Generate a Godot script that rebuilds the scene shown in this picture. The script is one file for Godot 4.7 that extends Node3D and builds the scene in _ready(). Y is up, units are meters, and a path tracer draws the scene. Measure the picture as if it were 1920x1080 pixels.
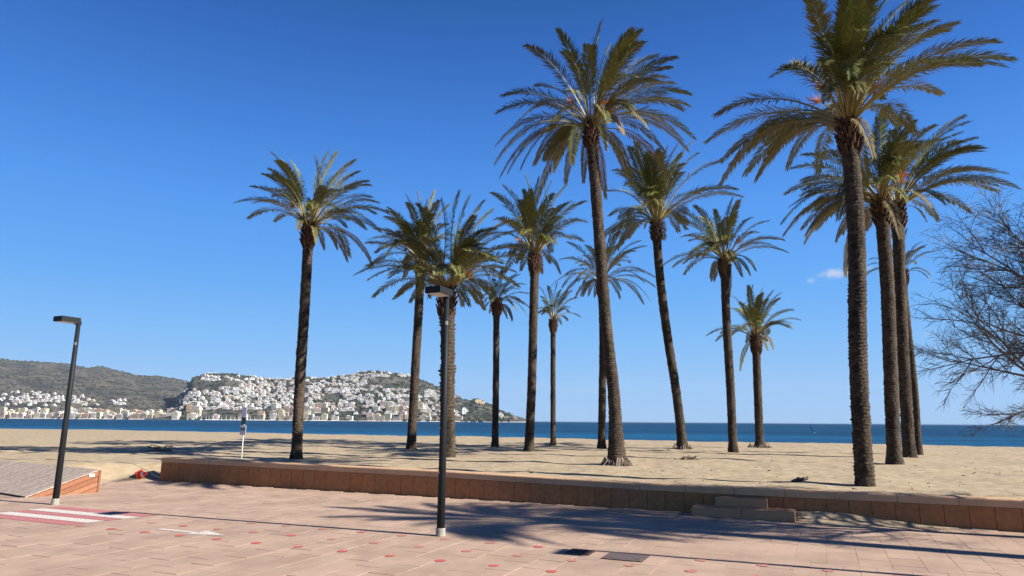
extends Node3D

# wall line: a point on the pavement at the left foot of the sea wall, the unit vector along the wall (towards the right) and the one towards the sea
const WALL_FOOT := Vector3(-10.825, 0, -21.811)
const ALONG := Vector3(0.9116, 0, 0.4111)
const SEAWARD := Vector3(0.4111, 0, -0.9116)
const EYE := 1.87
const SEA_LEVEL := -1.5
const WALL_TURN := -0.42366

var taken := {}
var noise := FastNoiseLite.new()
var noise2 := FastNoiseLite.new()
var M := {}

# ---------------------------------------------------------------- helpers
class Shape:
	var v := PackedVector3Array()
	var n := PackedVector3Array()
	var c := PackedColorArray()
	var tint := Color(1, 1, 1)
	var at := Transform3D.IDENTITY
	func tri(p: Vector3, q: Vector3, r: Vector3) -> void:   # counter-clockwise seen from outside
		p = at * p
		q = at * q
		r = at * r
		var m := (q - p).cross(r - p).normalized()
		v.append(p); v.append(r); v.append(q)
		n.append(m); n.append(m); n.append(m)
		c.append(tint); c.append(tint); c.append(tint)
	func quad(p: Vector3, q: Vector3, r: Vector3, s: Vector3) -> void:
		tri(p, q, r)
		tri(p, r, s)
	func box(mid: Vector3, size: Vector3, turn := Basis.IDENTITY) -> void:
		var h := size * 0.5
		var k: Array[Vector3] = []
		for i in 8:
			k.append(mid + turn * Vector3(h.x if i & 1 else -h.x, h.y if i & 2 else -h.y, h.z if i & 4 else -h.z))
		quad(k[4], k[5], k[7], k[6])
		quad(k[1], k[0], k[2], k[3])
		quad(k[5], k[1], k[3], k[7])
		quad(k[0], k[4], k[6], k[2])
		quad(k[6], k[7], k[3], k[2])
		quad(k[0], k[1], k[5], k[4])
	func slab(size: Vector3, b: float) -> void:   # a block whose top edges are chamfered; its top centre is the origin
		var x := size.x * 0.5
		var z := size.z * 0.5
		var y := -size.y
		var t := [Vector3(-x + b, 0, z - b), Vector3(x - b, 0, z - b), Vector3(x - b, 0, -z + b), Vector3(-x + b, 0, -z + b)]
		var m := [Vector3(-x, -b, z), Vector3(x, -b, z), Vector3(x, -b, -z), Vector3(-x, -b, -z)]
		var d := [Vector3(-x, y, z), Vector3(x, y, z), Vector3(x, y, -z), Vector3(-x, y, -z)]
		quad(t[0], t[1], t[2], t[3])
		for i in 4:
			var j := (i + 1) % 4
			quad(m[i], m[j], t[j], t[i])
			quad(d[i], d[j], m[j], m[i])
	func tube(p: Vector3, q: Vector3, r0: float, r1: float, sides := 8, caps := true) -> void:
		var d := (q - p).normalized()
		var a := d.cross(Vector3.UP if absf(d.y) < 0.9 else Vector3.RIGHT).normalized()
		var b := d.cross(a)
		for i in sides:
			var u := TAU * i / sides
			var w := TAU * (i + 1) / sides
			var e := a * cos(u) + b * sin(u)
			var f := a * cos(w) + b * sin(w)
			quad(p + e * r0, p + f * r0, q + f * r1, q + e * r1)
			if caps:
				tri(q + e * r1, q + f * r1, q)
				tri(p + f * r0, p + e * r0, p)
	func mesh(smooth := false) -> ArrayMesh:
		var a := []
		a.resize(Mesh.ARRAY_MAX)
		a[Mesh.ARRAY_VERTEX] = v
		a[Mesh.ARRAY_NORMAL] = n
		a[Mesh.ARRAY_COLOR] = c
		var m := ArrayMesh.new()
		m.add_surface_from_arrays(Mesh.PRIMITIVE_TRIANGLES, a)
		if smooth:
			var st := SurfaceTool.new()
			st.create_from(m, 0)
			st.generate_normals()
			return st.commit()
		return m

func grid_mesh(points: PackedVector3Array, colors: PackedColorArray, across: int, wrap := false) -> ArrayMesh:
	var rows := points.size() / across
	var index := PackedInt32Array()
	for j in rows - 1:
		for i in (across if wrap else across - 1):
			var k := (i + 1) % across
			var p := j * across + i
			var q := j * across + k
			index.append_array([p, p + across, q, q, p + across, q + across])
	var a := []
	a.resize(Mesh.ARRAY_MAX)
	a[Mesh.ARRAY_VERTEX] = points
	a[Mesh.ARRAY_COLOR] = colors
	a[Mesh.ARRAY_INDEX] = index
	var m := ArrayMesh.new()
	m.add_surface_from_arrays(Mesh.PRIMITIVE_TRIANGLES, a)
	var st := SurfaceTool.new()
	st.create_from(m, 0)
	st.generate_normals()
	return st.commit()

func numbered(called: String) -> String:
	if not taken.has(called):
		taken[called] = 0
		return called
	taken[called] += 1
	return "%s_%03d" % [called, taken[called]]

func part(called: String, mesh: Mesh, m: Material, parent: Node3D, at := Transform3D.IDENTITY) -> MeshInstance3D:
	var o := MeshInstance3D.new()
	o.mesh = mesh
	o.material_override = m
	o.name = called
	o.transform = at
	o.cast_shadow = GeometryInstance3D.SHADOW_CASTING_SETTING_ON
	parent.add_child(o, true)
	return o

func single(called: String, mesh: Mesh, m: Material, at := Transform3D.IDENTITY) -> MeshInstance3D:
	return part(numbered(called), mesh, m, self, at)

func base(called: String, at: Vector3, turn := 0.0) -> Node3D:
	var o := Node3D.new()
	o.name = numbered(called)
	add_child(o)
	o.position = at
	o.rotation.y = turn
	return o

func tag(o: Node, label: String, category: String, group := "") -> void:
	o.set_meta("label", label)
	o.set_meta("category", category)
	if group:
		o.set_meta("group", group)

func lin(r: float, g: float, b: float) -> Color:
	return Color(r, g, b).linear_to_srgb()

func noise_image(freq: float, octaves: int, seed_no: int, size := 512) -> Image:
	var f := FastNoiseLite.new()
	f.noise_type = FastNoiseLite.TYPE_SIMPLEX_SMOOTH
	f.frequency = freq
	f.fractal_octaves = octaves
	f.seed = seed_no
	return f.get_seamless_image(size, size)

func tone_texture(freq: float, octaves: int, seed_no: int, lo: Color, hi: Color, bias := 0.0, gain := 1.0) -> ImageTexture:
	var src := noise_image(freq, octaves, seed_no).get_data()
	var out := PackedByteArray()
	out.resize(src.size() * 3)
	for i in src.size():
		var t := clampf((src[i] / 255.0 - 0.5) * gain + 0.5 + bias, 0.0, 1.0)
		out[i * 3] = int(255.0 * lerpf(lo.r, hi.r, t))
		out[i * 3 + 1] = int(255.0 * lerpf(lo.g, hi.g, t))
		out[i * 3 + 2] = int(255.0 * lerpf(lo.b, hi.b, t))
	var im := Image.create_from_data(512, 512, false, Image.FORMAT_RGB8, out)
	im.generate_mipmaps()
	return ImageTexture.create_from_image(im)

func surface(color: Color, rough: float, tex: Texture2D = null, scale := 1.0, bump: Texture2D = null, bump_cm := 0.0, world := true, vertex := false) -> StandardMaterial3D:
	var m := StandardMaterial3D.new()
	m.albedo_color = color
	m.roughness = rough
	m.metallic_specular = 0.35
	if tex or bump:
		m.uv1_triplanar = true
		m.uv1_world_triplanar = world
		m.uv1_scale = Vector3.ONE * scale
	if tex:
		m.albedo_texture = tex
	if bump:
		m.heightmap_enabled = true
		m.heightmap_texture = bump
		m.heightmap_scale = bump_cm
	m.vertex_color_use_as_albedo = vertex
	m.cull_mode = BaseMaterial3D.CULL_DISABLED
	return m

func spot(s: float, u: float, y := 0.0) -> Vector3:   # s metres along the wall, u metres seaward of its face
	return WALL_FOOT + ALONG * s + SEAWARD * u + Vector3.UP * y

func su(p: Vector3) -> Vector2:
	var d := p - WALL_FOOT
	return Vector2(d.dot(ALONG), d.dot(SEAWARD))

func sand_edge(u: float) -> float:   # where the sand begins on the open pavement left of the wall
	if u > 0.0:
		return -0.1 + u * 0.8
	var k := [[-3.3, 1.5], [-2.1, 0.15], [-1.2, -0.7], [-0.8, -0.7], [-0.5, -0.5], [0.0, -0.1]]
	for i in 5:
		if u < k[i + 1][0]:
			return lerpf(k[i][1], k[i + 1][1], clampf((u - k[i][0]) / (k[i + 1][0] - k[i][0]), 0.0, 1.0))
	return -0.1

func sand_level(s: float, u: float) -> float:
	var q := sand_edge(u) - s
	if u > 0.15:
		q = maxf(q, maxf((u - 0.2) * 1.2, s - 1.0))
	var k := smoothstep(-0.1, 2.0, q) * smoothstep(-4.3, -2.8, u)
	var y := k * (0.44 + 0.12 * smoothstep(2.0, 22.0, u))
	y += 0.14 * exp(-(pow(s + 1.9, 2) + pow(u + 0.9, 2)) / 1.1) * k
	y -= 0.05 * (u - 36.0 - 2.0 * (1.0 - exp(-maxf(u - 36.0, 0.0) / 2.0))) if u > 36.0 else 0.0   # over the berm and down to the water
	return y

func sand_height(s: float, u: float) -> float:   # with hollows, footprints and small drifts
	var y := sand_level(s, u)
	var k := smoothstep(0.02, 0.3, y + 0.02) if u < 3.0 else 1.0
	y += k * (noise.get_noise_2d(s * 0.3, u * 0.3) * 0.07 + noise2.get_noise_2d(s * 1.6, u * 1.6) * 0.014)
	if u > 30.0:
		y += noise.get_noise_2d(s * 0.05 + 40.0, u * 0.05) * 0.08 * smoothstep(30.0, 36.0, u)
	var r := spot(s, u) - Vector3(-11.58, 0, -16.96)      # stays under the deck of the wooden ramp
	var up := r.dot(Vector3(0.572, 0, -0.82))
	if r.dot(Vector3(-0.82, 0, -0.572)) > -0.1 and up > -0.3 and up < 1.68 and u < 0.0:
		y = minf(y, 0.344 * up - 0.09)
	if u < 0.6 and s > 0.0:
		y = minf(y, wall_top(s) - 0.045)
	return y

func wall_top(s: float) -> float:
	if s < 10.0:
		return lerpf(0.70, 0.625, s / 10.0)
	return lerpf(0.625, 0.545, clampf((s - 10.0) / 5.0, 0.0, 1.0))

const PALMS := [
	{label = "palm at the far left of the group, standing apart behind the wall", path = [Vector3(-7.99, 0.45, -26.17), Vector3(-8.04, 3.61, -26.17), Vector3(-8.05, 6.50, -26.17), Vector3(-8.08, 9.29, -26.17)], radius = 0.226, frond = 3.31, fill = 18, fruit = 2, seed = 11,
		tips = [Vector3(-1.68, 3.17, -0.00), Vector3(-0.92, 2.84, 0.00), Vector3(-2.05, 1.87, -1.48), Vector3(-1.16, 1.48, 2.18), Vector3(-2.82, 0.77, -1.02), Vector3(-2.11, 0.40, 2.12), Vector3(0.02, 3.12, -0.00), Vector3(0.57, 3.26, 0.00), Vector3(0.92, 3.22, -0.00), Vector3(1.65, 2.90, 0.00), Vector3(1.83, 2.42, -0.00), Vector3(2.23, 2.04, 0.00), Vector3(2.12, 1.79, -1.25), Vector3(2.61, 1.39, 1.30), Vector3(2.59, 1.26, -0.37), Vector3(3.15, 0.66, 0.00), Vector3(2.43, 0.48, -1.92), Vector3(2.87, -0.22, 1.59), Vector3(2.19, -1.01, -1.97), Vector3(0.69, -0.87, 1.29), Vector3(0.88, -0.28, -3.17)]},
	{label = "tall slim palm just left of the middle street lamp, fronds blown right", path = [Vector3(-4.83, 0.51, -34.00), Vector3(-4.78, 3.64, -34.00), Vector3(-4.71, 6.84, -34.00), Vector3(-4.65, 9.86, -34.00)], radius = 0.253, frond = 3.62, fill = 18, full = 2.0, seed = 22,
		tips = [Vector3(-0.89, 3.50, -0.00), Vector3(-0.34, 3.71, 0.00), Vector3(0.57, 3.72, -0.00), Vector3(-1.69, 2.63, 0.60), Vector3(-2.01, 2.40, -0.50), Vector3(-1.51, 1.63, 2.39), Vector3(-2.75, 0.96, -1.98), Vector3(-2.29, 0.54, 2.17), Vector3(-2.98, 0.06, -1.65), Vector3(1.02, 2.56, 2.04), Vector3(1.45, 1.99, -2.19), Vector3(1.61, 1.14, 2.75), Vector3(1.77, 0.29, -2.58), Vector3(-1.22, -0.29, 2.88), Vector3(1.29, 3.00, -0.00)]},
	{label = "stout shaggy-trunked palm directly behind the middle street lamp", path = [Vector3(-2.44, 0.47, -27.29), Vector3(-2.52, 3.72, -27.29), Vector3(-2.56, 5.43, -27.29), Vector3(-2.65, 7.07, -27.29)], radius = 0.332, frond = 3.91, fill = 26, shag = 1.0, full = 1.9, fruit = 3, bulge = 0.1, seed = 33,
		tips = [Vector3(0.39, 4.16, -0.00), Vector3(-0.34, 3.85, 0.00), Vector3(1.42, 3.77, -0.00), Vector3(1.78, 3.41, 0.00), Vector3(2.56, 2.95, -0.00), Vector3(2.63, 2.49, 0.00), Vector3(2.85, 2.15, -1.28), Vector3(3.34, 1.03, 1.34), Vector3(2.91, 0.58, -1.85), Vector3(-3.47, 0.42, 1.13), Vector3(-3.28, 0.04, -1.59), Vector3(-2.58, -0.13, 2.84), Vector3(-3.47, 1.20, -0.82), Vector3(-3.31, 1.99, 0.00), Vector3(1.35, -0.10, -3.65), Vector3(0.85, -0.10, 3.32), Vector3(2.20, 1.69, -2.28), Vector3(-2.65, 2.11, 1.66), Vector3(-2.01, 2.57, -1.10), Vector3(-1.15, 3.27, 1.08), Vector3(0.84, 3.98, -0.00), Vector3(3.08, 1.47, 1.50)]},
	{label = "thin short palm right of the middle lamp, drooping yellowish fronds", path = [Vector3(-0.83, 0.55, -36.72), Vector3(-0.82, 4.38, -36.72), Vector3(-0.84, 8.15, -36.72)], radius = 0.202, frond = 2.16, fill = 14, pairs = 80, full = 2.2, seed = 44,
		tips = [Vector3(-0.88, 0.67, -1.77), Vector3(-0.63, -0.51, 1.05), Vector3(0.85, -0.73, -1.30), Vector3(1.63, -0.72, 0.79), Vector3(1.78, 0.01, -1.06), Vector3(1.57, 0.90, 0.94), Vector3(1.27, 1.65, -0.00), Vector3(0.53, 2.09, 0.00), Vector3(-0.06, 2.39, -0.00), Vector3(-0.79, 1.93, 0.49), Vector3(-1.22, 1.33, -0.87), Vector3(2.01, 0.46, 0.00)]},
	{label = "straight palm with upswept fronds left of the small thin palm", path = [Vector3(0.86, 0.53, -32.88), Vector3(0.98, 4.13, -32.88), Vector3(1.05, 7.24, -32.88), Vector3(1.12, 9.86, -32.88)], radius = 0.245, frond = 4.04, fill = 20, fruit = 2, full = 1.6, seed = 55,
		tips = [Vector3(-1.57, 3.65, -0.00), Vector3(-0.49, 4.22, 0.00), Vector3(0.19, 4.08, -0.00), Vector3(0.86, 3.95, 0.00), Vector3(1.93, 3.25, -1.11), Vector3(2.33, 2.41, 1.41), Vector3(2.58, 1.44, -2.21), Vector3(-2.09, 2.66, 1.85), Vector3(-2.35, 1.68, -1.96), Vector3(-1.94, 1.00, 3.03), Vector3(-1.53, -0.09, -3.22), Vector3(1.51, 0.07, 3.20), Vector3(1.37, -0.48, -1.56), Vector3(2.31, 0.89, 3.03), Vector3(-1.16, 3.37, -0.00), Vector3(1.53, 3.67, 0.00)]},
	{label = "smallest thin pale palm between two taller trunks in the middle distance", path = [Vector3(2.38, 0.56, -39.42), Vector3(2.39, 4.59, -39.42), Vector3(2.41, 7.53, -39.42)], radius = 0.170, frond = 2.39, fill = 10, pairs = 70, seed = 66,
		tips = [Vector3(-0.90, 2.21, -0.00), Vector3(-0.37, 1.90, 1.33), Vector3(0.26, 2.38, -0.00), Vector3(1.35, 1.27, 1.19), Vector3(1.72, 0.55, -1.33), Vector3(0.73, 1.58, 1.57), Vector3(-0.84, 1.10, -1.87), Vector3(-1.09, 0.15, 2.07), Vector3(-0.68, 1.73, -1.07), Vector3(1.04, 1.75, 0.82)]},
	{label = "palm whose trunk is half hidden behind the tall leaning palm", path = [Vector3(4.68, 0.55, -36.09), Vector3(4.77, 4.38, -36.09), Vector3(4.85, 7.21, -36.09), Vector3(4.83, 9.25, -36.09)], radius = 0.226, frond = 3.16, fill = 18, pairs = 84, full = 1.6, seed = 77,
		tips = [Vector3(1.49, 3.21, -0.00), Vector3(0.60, 2.68, 1.46), Vector3(2.42, 2.04, -0.00), Vector3(2.14, 2.33, 0.00), Vector3(2.45, 0.90, -1.02), Vector3(2.89, 0.32, 0.00), Vector3(2.84, -0.18, -0.00), Vector3(2.38, -1.24, 1.19), Vector3(2.48, -0.86, -1.42), Vector3(-1.85, 2.06, 0.60), Vector3(-2.73, -0.23, -0.00), Vector3(-2.25, -0.60, 1.74), Vector3(-1.30, -0.60, -1.55), Vector3(-2.38, 0.87, 1.55), Vector3(-0.63, 2.52, -1.77)]},
	{label = "tallest palm in the middle, swollen root base and orange fruit stalks", path = [Vector3(3.55, 0.46, -23.51), Vector3(3.49, 1.72, -23.51), Vector3(3.27, 3.51, -23.51), Vector3(3.13, 5.73, -23.51), Vector3(3.00, 9.21, -23.51), Vector3(2.86, 12.48, -23.51)], radius = 0.230, frond = 3.85, fill = 26, full = 1.6, bulge = 0.85, bulge_high = 0.8, roots = 150, fruit = 7, seed = 88,
		tips = [Vector3(0.49, 4.33, -0.00), Vector3(-1.28, 3.01, 1.47), Vector3(1.87, 3.83, -0.00), Vector3(1.94, 3.32, 0.00), Vector3(2.99, 2.43, -0.00), Vector3(2.88, 2.11, 1.28), Vector3(1.88, 2.04, -2.49), Vector3(3.65, 1.38, 0.00), Vector3(3.54, 1.06, -0.59), Vector3(3.37, 0.49, 0.88), Vector3(3.75, -0.35, -0.00), Vector3(3.50, -0.81, 0.00), Vector3(3.11, -1.67, -0.92), Vector3(3.05, -0.87, 1.07), Vector3(-3.25, 1.26, -0.00), Vector3(-3.46, 0.58, 0.00), Vector3(-1.98, 2.39, -1.37), Vector3(-3.48, -0.69, 0.00), Vector3(-3.49, -1.35, -0.00), Vector3(-3.31, -1.90, 0.00), Vector3(-3.03, -1.72, -0.00), Vector3(-2.58, -1.94, 0.95), Vector3(-1.92, -2.22, -1.91), Vector3(-0.92, -2.27, 2.24), Vector3(0.78, -1.95, -2.08), Vector3(0.33, -1.51, 1.63), Vector3(-1.98, -0.33, -2.73), Vector3(-2.78, -0.71, 1.90), Vector3(-0.51, 3.21, -1.27), Vector3(2.49, 2.91, 0.00), Vector3(1.87, -1.23, -2.19), Vector3(-2.42, 2.11, 1.97)]},
	{label = "palm leaning left with its foot in open sand right of the middle", path = [Vector3(8.67, 0.56, -35.36), Vector3(8.45, 3.27, -35.36), Vector3(8.10, 7.13, -35.36), Vector3(7.84, 9.99, -35.36), Vector3(7.72, 12.28, -35.36)], radius = 0.263, frond = 4.87, fill = 22, bulge = 0.5, bulge_high = 0.35, roots = 40, seed = 99,
		tips = [Vector3(-0.16, 4.01, -2.75), Vector3(-1.34, 3.78, 2.05), Vector3(0.79, 4.48, -0.00), Vector3(2.13, 4.74, 0.00), Vector3(2.39, 4.09, -0.00), Vector3(3.71, 3.64, 0.00), Vector3(4.41, 2.05, -0.00), Vector3(-2.75, 1.75, 3.46), Vector3(-2.67, -0.05, -3.37), Vector3(-0.88, -0.54, 1.22), Vector3(2.63, 0.98, -3.94), Vector3(4.07, 1.05, 1.73), Vector3(-2.15, 2.76, -2.48), Vector3(-2.28, 0.85, 3.85), Vector3(1.33, 4.58, -0.00), Vector3(-1.78, 3.38, 2.46)]},
	{label = "slim palm with a dead frond hanging beside the short bushy palm", path = [Vector3(10.22, 0.55, -32.21), Vector3(10.25, 4.15, -32.21), Vector3(10.23, 7.72, -32.21), Vector3(10.28, 9.50, -32.21)], radius = 0.227, frond = 3.27, fill = 20, fruit = 1, seed = 110,
		tips = [Vector3(0.56, 3.22, -0.00), Vector3(1.01, 3.22, 0.00), Vector3(1.76, 2.49, -0.72), Vector3(2.12, 2.00, 0.31), Vector3(2.92, 1.14, -0.00), Vector3(2.73, 0.29, 0.89), Vector3(0.67, -1.34, -1.60), Vector3(-2.28, 1.91, 0.69), Vector3(-2.09, 2.65, -0.00), Vector3(-2.42, 0.83, 1.48), Vector3(-2.79, 0.03, -0.84), Vector3(-2.09, -0.04, 2.39), Vector3(-1.12, 2.74, -1.37), Vector3(-0.33, -0.82, 1.11), Vector3(-0.59, 2.74, -1.49), Vector3(-1.65, 2.46, 1.16)]},
	{label = "short bushy palm on a root mound with open sea on its right", path = [Vector3(13.38, 0.56, -37.60), Vector3(13.44, 3.97, -37.60), Vector3(13.51, 6.46, -37.60)], radius = 0.251, frond = 2.95, fill = 22, full = 1.6, bulge = 1.1, bulge_high = 0.14, roots = 70, seed = 121,
		tips = [Vector3(0.00, 2.95, -0.00), Vector3(0.56, 2.83, 0.00), Vector3(-1.01, 2.51, -0.46), Vector3(1.59, 2.59, 0.00), Vector3(2.13, 1.66, -0.00), Vector3(2.28, 0.97, 0.57), Vector3(1.43, 0.16, -2.23), Vector3(-1.29, 1.76, 1.49), Vector3(-2.16, 0.40, -1.77), Vector3(-2.42, 0.07, 1.66), Vector3(-0.39, -1.59, -1.71), Vector3(-1.32, 1.18, 2.32), Vector3(1.64, 0.61, -2.37), Vector3(-0.49, 2.79, 0.74), Vector3(1.15, 2.71, -0.00)]},
	{label = "big nearest palm at the right, right against the wall", path = [Vector3(8.40, 0.44, -16.76), Vector3(8.51, 3.08, -16.76), Vector3(8.74, 6.45, -16.76), Vector3(8.79, 9.56, -16.76)], radius = 0.243, frond = 4.02, fill = 24, fruit = 3, bulge = 0.12, bulge_high = 0.15, pairs = 120, seed = 132,
		tips = [Vector3(-0.85, 3.65, -0.00), Vector3(-0.15, 3.46, 0.94), Vector3(0.31, 3.74, -0.00), Vector3(0.72, 3.74, 0.00), Vector3(1.05, 3.36, -1.47), Vector3(1.92, 3.62, 0.00), Vector3(1.79, 2.82, -2.08), Vector3(2.92, 2.77, 0.00), Vector3(2.32, 1.96, -2.34), Vector3(3.63, 1.75, 0.00), Vector3(3.10, 1.38, -0.88), Vector3(3.39, 1.12, 1.41), Vector3(3.13, 0.86, -2.30), Vector3(-2.03, 1.77, 2.82), Vector3(-2.62, 1.45, -2.47), Vector3(-2.05, 0.63, 3.05), Vector3(-3.33, 0.06, -1.26), Vector3(-2.93, 0.01, 2.59), Vector3(-2.69, -0.81, -2.32), Vector3(-1.66, -0.49, 3.51), Vector3(-1.78, -0.80, -1.96), Vector3(1.76, -0.09, 3.24), Vector3(1.28, -1.07, -1.73), Vector3(-0.32, -1.50, 1.63), Vector3(-0.53, 3.01, -2.37), Vector3(1.50, 3.83, 0.00)]},
	{label = "middle trunk of the close trio at the right, fronds spread left", path = [Vector3(13.41, 0.50, -24.55), Vector3(13.58, 3.65, -24.55), Vector3(13.77, 7.57, -24.55), Vector3(13.83, 10.03, -24.55)], radius = 0.270, frond = 3.59, fill = 22, fruit = 2, seed = 143,
		tips = [Vector3(-2.77, 1.89, -0.00), Vector3(-3.25, 1.33, 0.00), Vector3(-2.64, 1.08, -2.10), Vector3(-3.33, 0.29, 1.02), Vector3(-3.42, -0.17, -0.00), Vector3(-3.76, -0.80, 0.00), Vector3(-2.90, -0.69, -1.99), Vector3(-2.58, -1.22, 1.88), Vector3(-1.82, -0.22, -2.70), Vector3(1.60, 3.03, 0.00), Vector3(0.71, 3.93, -0.00), Vector3(0.20, 3.55, 0.00), Vector3(-0.44, -2.27, -2.25), Vector3(-0.22, 3.21, 1.13), Vector3(-1.89, 1.68, -2.20), Vector3(1.33, 3.34, 0.00), Vector3(1.68, -0.01, -2.85), Vector3(-0.55, -1.86, 1.95)]},
	{label = "smooth dark trunk at the right end of the trio, crown spread right", path = [Vector3(16.18, 0.54, -28.46), Vector3(16.31, 3.07, -28.46), Vector3(16.50, 7.09, -28.46), Vector3(16.73, 11.10, -28.46)], radius = 0.268, frond = 4.51, fill = 20, fruit = 1, seed = 154,
		tips = [Vector3(3.52, 4.00, -0.00), Vector3(2.64, 2.55, 1.61), Vector3(2.49, 1.83, -2.60), Vector3(4.44, 0.79, 0.00), Vector3(3.88, 0.20, -1.08), Vector3(3.20, -0.05, 2.80), Vector3(1.25, 0.23, -3.84), Vector3(0.43, -0.96, 1.24), Vector3(1.16, 3.73, -0.68), Vector3(2.20, 3.48, 1.69), Vector3(0.63, 4.36, -0.00), Vector3(-1.71, 2.20, 3.10), Vector3(-2.05, 0.96, -3.59), Vector3(3.15, 3.49, 0.00), Vector3(0.33, -0.84, -1.12)]},
	{label = "thin palm mostly hidden behind the trio at the right", path = [Vector3(17.84, 0.56, -30.66), Vector3(17.95, 2.69, -30.66), Vector3(17.94, 5.54, -30.66), Vector3(17.94, 8.62, -30.66)], radius = 0.168, frond = 1.93, fill = 10, pairs = 66, seed = 165,
		tips = [Vector3(1.10, 1.58, -0.00), Vector3(0.71, 0.69, 1.50), Vector3(0.74, -0.62, -1.17), Vector3(-1.19, 0.87, 1.03), Vector3(-0.88, 1.51, -0.00), Vector3(0.42, 2.16, 0.00), Vector3(-1.39, 0.12, -1.00), Vector3(0.61, 1.14, 1.04), Vector3(-0.35, 1.90, -0.00)]},
	{label = "tall palm beyond the right edge whose shadow lies across the paving", path = [Vector3(16.3, 0.0, -6.6), Vector3(16.2, 4.5, -6.8), Vector3(16.2, 9.15, -7.5)], radius = 0.24, frond = 2.7, fill = 26, seed = 181,
		tips = [Vector3(-2.65, 0.72, 0.44), Vector3(-2.50, 0.14, -0.88), Vector3(-1.87, 1.73, 0.66), Vector3(-0.94, 2.45, -0.44), Vector3(0.31, 2.66, 0.28), Vector3(1.40, 2.23, -0.55), Vector3(2.34, 1.44, 0.44), Vector3(2.81, 0.58, -0.33), Vector3(2.65, -0.29, 0.50), Vector3(-2.03, -0.72, 0.50), Vector3(-2.81, 0.29, 0.11), Vector3(1.87, -0.86, -0.66), Vector3(0.39, 0.86, 1.93), Vector3(-0.47, 0.72, -1.98)]},
]

# ---------------------------------------------------------------- sky and materials
func sky_color(elev: float) -> Color:
	var k := [[0.0, 165, 202, 243], [2.0, 158, 203, 248], [6.5, 131, 193, 254], [11.0, 105, 177, 254], [17.0, 86, 160, 249], [23.5, 66, 134, 226], [30.0, 50, 110, 198], [34.0, 43, 99, 179], [50.0, 29, 74, 148], [90.0, 20, 52, 118]]
	for i in k.size() - 1:
		if elev <= k[i + 1][0]:
			var t: float = (elev - k[i][0]) / (k[i + 1][0] - k[i][0])
			return Color(lerpf(k[i][1], k[i + 1][1], t), lerpf(k[i][2], k[i + 1][2], t), lerpf(k[i][3], k[i + 1][3], t)) / 255.0
	return Color(0.08, 0.2, 0.46)

func make_sky() -> ImageTexture:
	var w := 512
	var h := 256
	var im := Image.create_empty(w + 16, h, false, Image.FORMAT_RGB8)
	for j in h:
		var elev := 90.0 - (j + 0.5) * 180.0 / h
		for i in w + 16:
			var az := (i - 7.5) / w * TAU           # 0 looks along -z, a quarter turn on is +x
			var c := sky_color(maxf(elev, 0.0))
			var k := 1.0 + 0.03 * cos(az - deg_to_rad(111.75)) * smoothstep(3.0, 25.0, elev)   # clearer air towards the sun's side
			c = Color(c.r * k, c.g * k, c.b * k)
			if elev < 0.0:
				c = c.lerp(Color(0.42, 0.42, 0.42), smoothstep(0.0, -12.0, elev))
			im.set_pixel(i, j, c)
	im.resize(4096 + 128, 2048, Image.INTERPOLATE_CUBIC)
	im = im.get_region(Rect2i(64, 0, 4096, 2048))
	# three scraps of fair-weather cloud low over the sea, and faint streaks at the horizon
	var puffs := [[25.75, 11.32, 0.62, 0.32, 0.9], [26.9, 11.42, 0.35, 0.2, 0.6], [24.15, 10.88, 0.28, 0.2, 0.55], [24.85, 11.2, 0.3, 0.17, 0.45], [26.3, 11.15, 0.6, 0.22, 0.5], [25.2, 10.85, 0.9, 0.1, 0.16], [28.0, 11.5, 0.5, 0.2, 0.4],
		[2.2, 3.0, 1.3, 0.12, 0.22], [5.5, 2.6, 2.0, 0.12, 0.2], [31.5, 6.4, 0.5, 0.15, 0.25], [34.0, 3.6, 1.0, 0.2, 0.3], [-1.5, 2.2, 1.6, 0.1, 0.15]]
	var f := FastNoiseLite.new()
	f.frequency = 0.09
	f.seed = 5
	for p in puffs:
		var x0 := int(p[0] / 360.0 * 4096.0)
		var y0 := int((90.0 - p[1]) / 180.0 * 2048.0)
		var rx := int(p[2] * 11.4 * 2.2) + 2
		var ry := int(p[3] * 11.4 * 2.2) + 2
		for y in range(y0 - ry, y0 + ry + 1):
			for x in range(x0 - rx, x0 + rx + 1):
				var dx: float = (x - x0) / (p[2] * 11.4)
				var dy: float = (y - y0) / (p[3] * 11.4)
				var a: float = p[4] * smoothstep(1.5, 0.35, sqrt(dx * dx + dy * dy) + f.get_noise_2d(x * 1.3, y * 2.0) * 0.45)
				var xx := posmod(x, 4096)
				im.set_pixel(xx, y, im.get_pixel(xx, y).lerp(Color(0.80, 0.84, 0.97), a))
	return ImageTexture.create_from_image(im)

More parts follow.
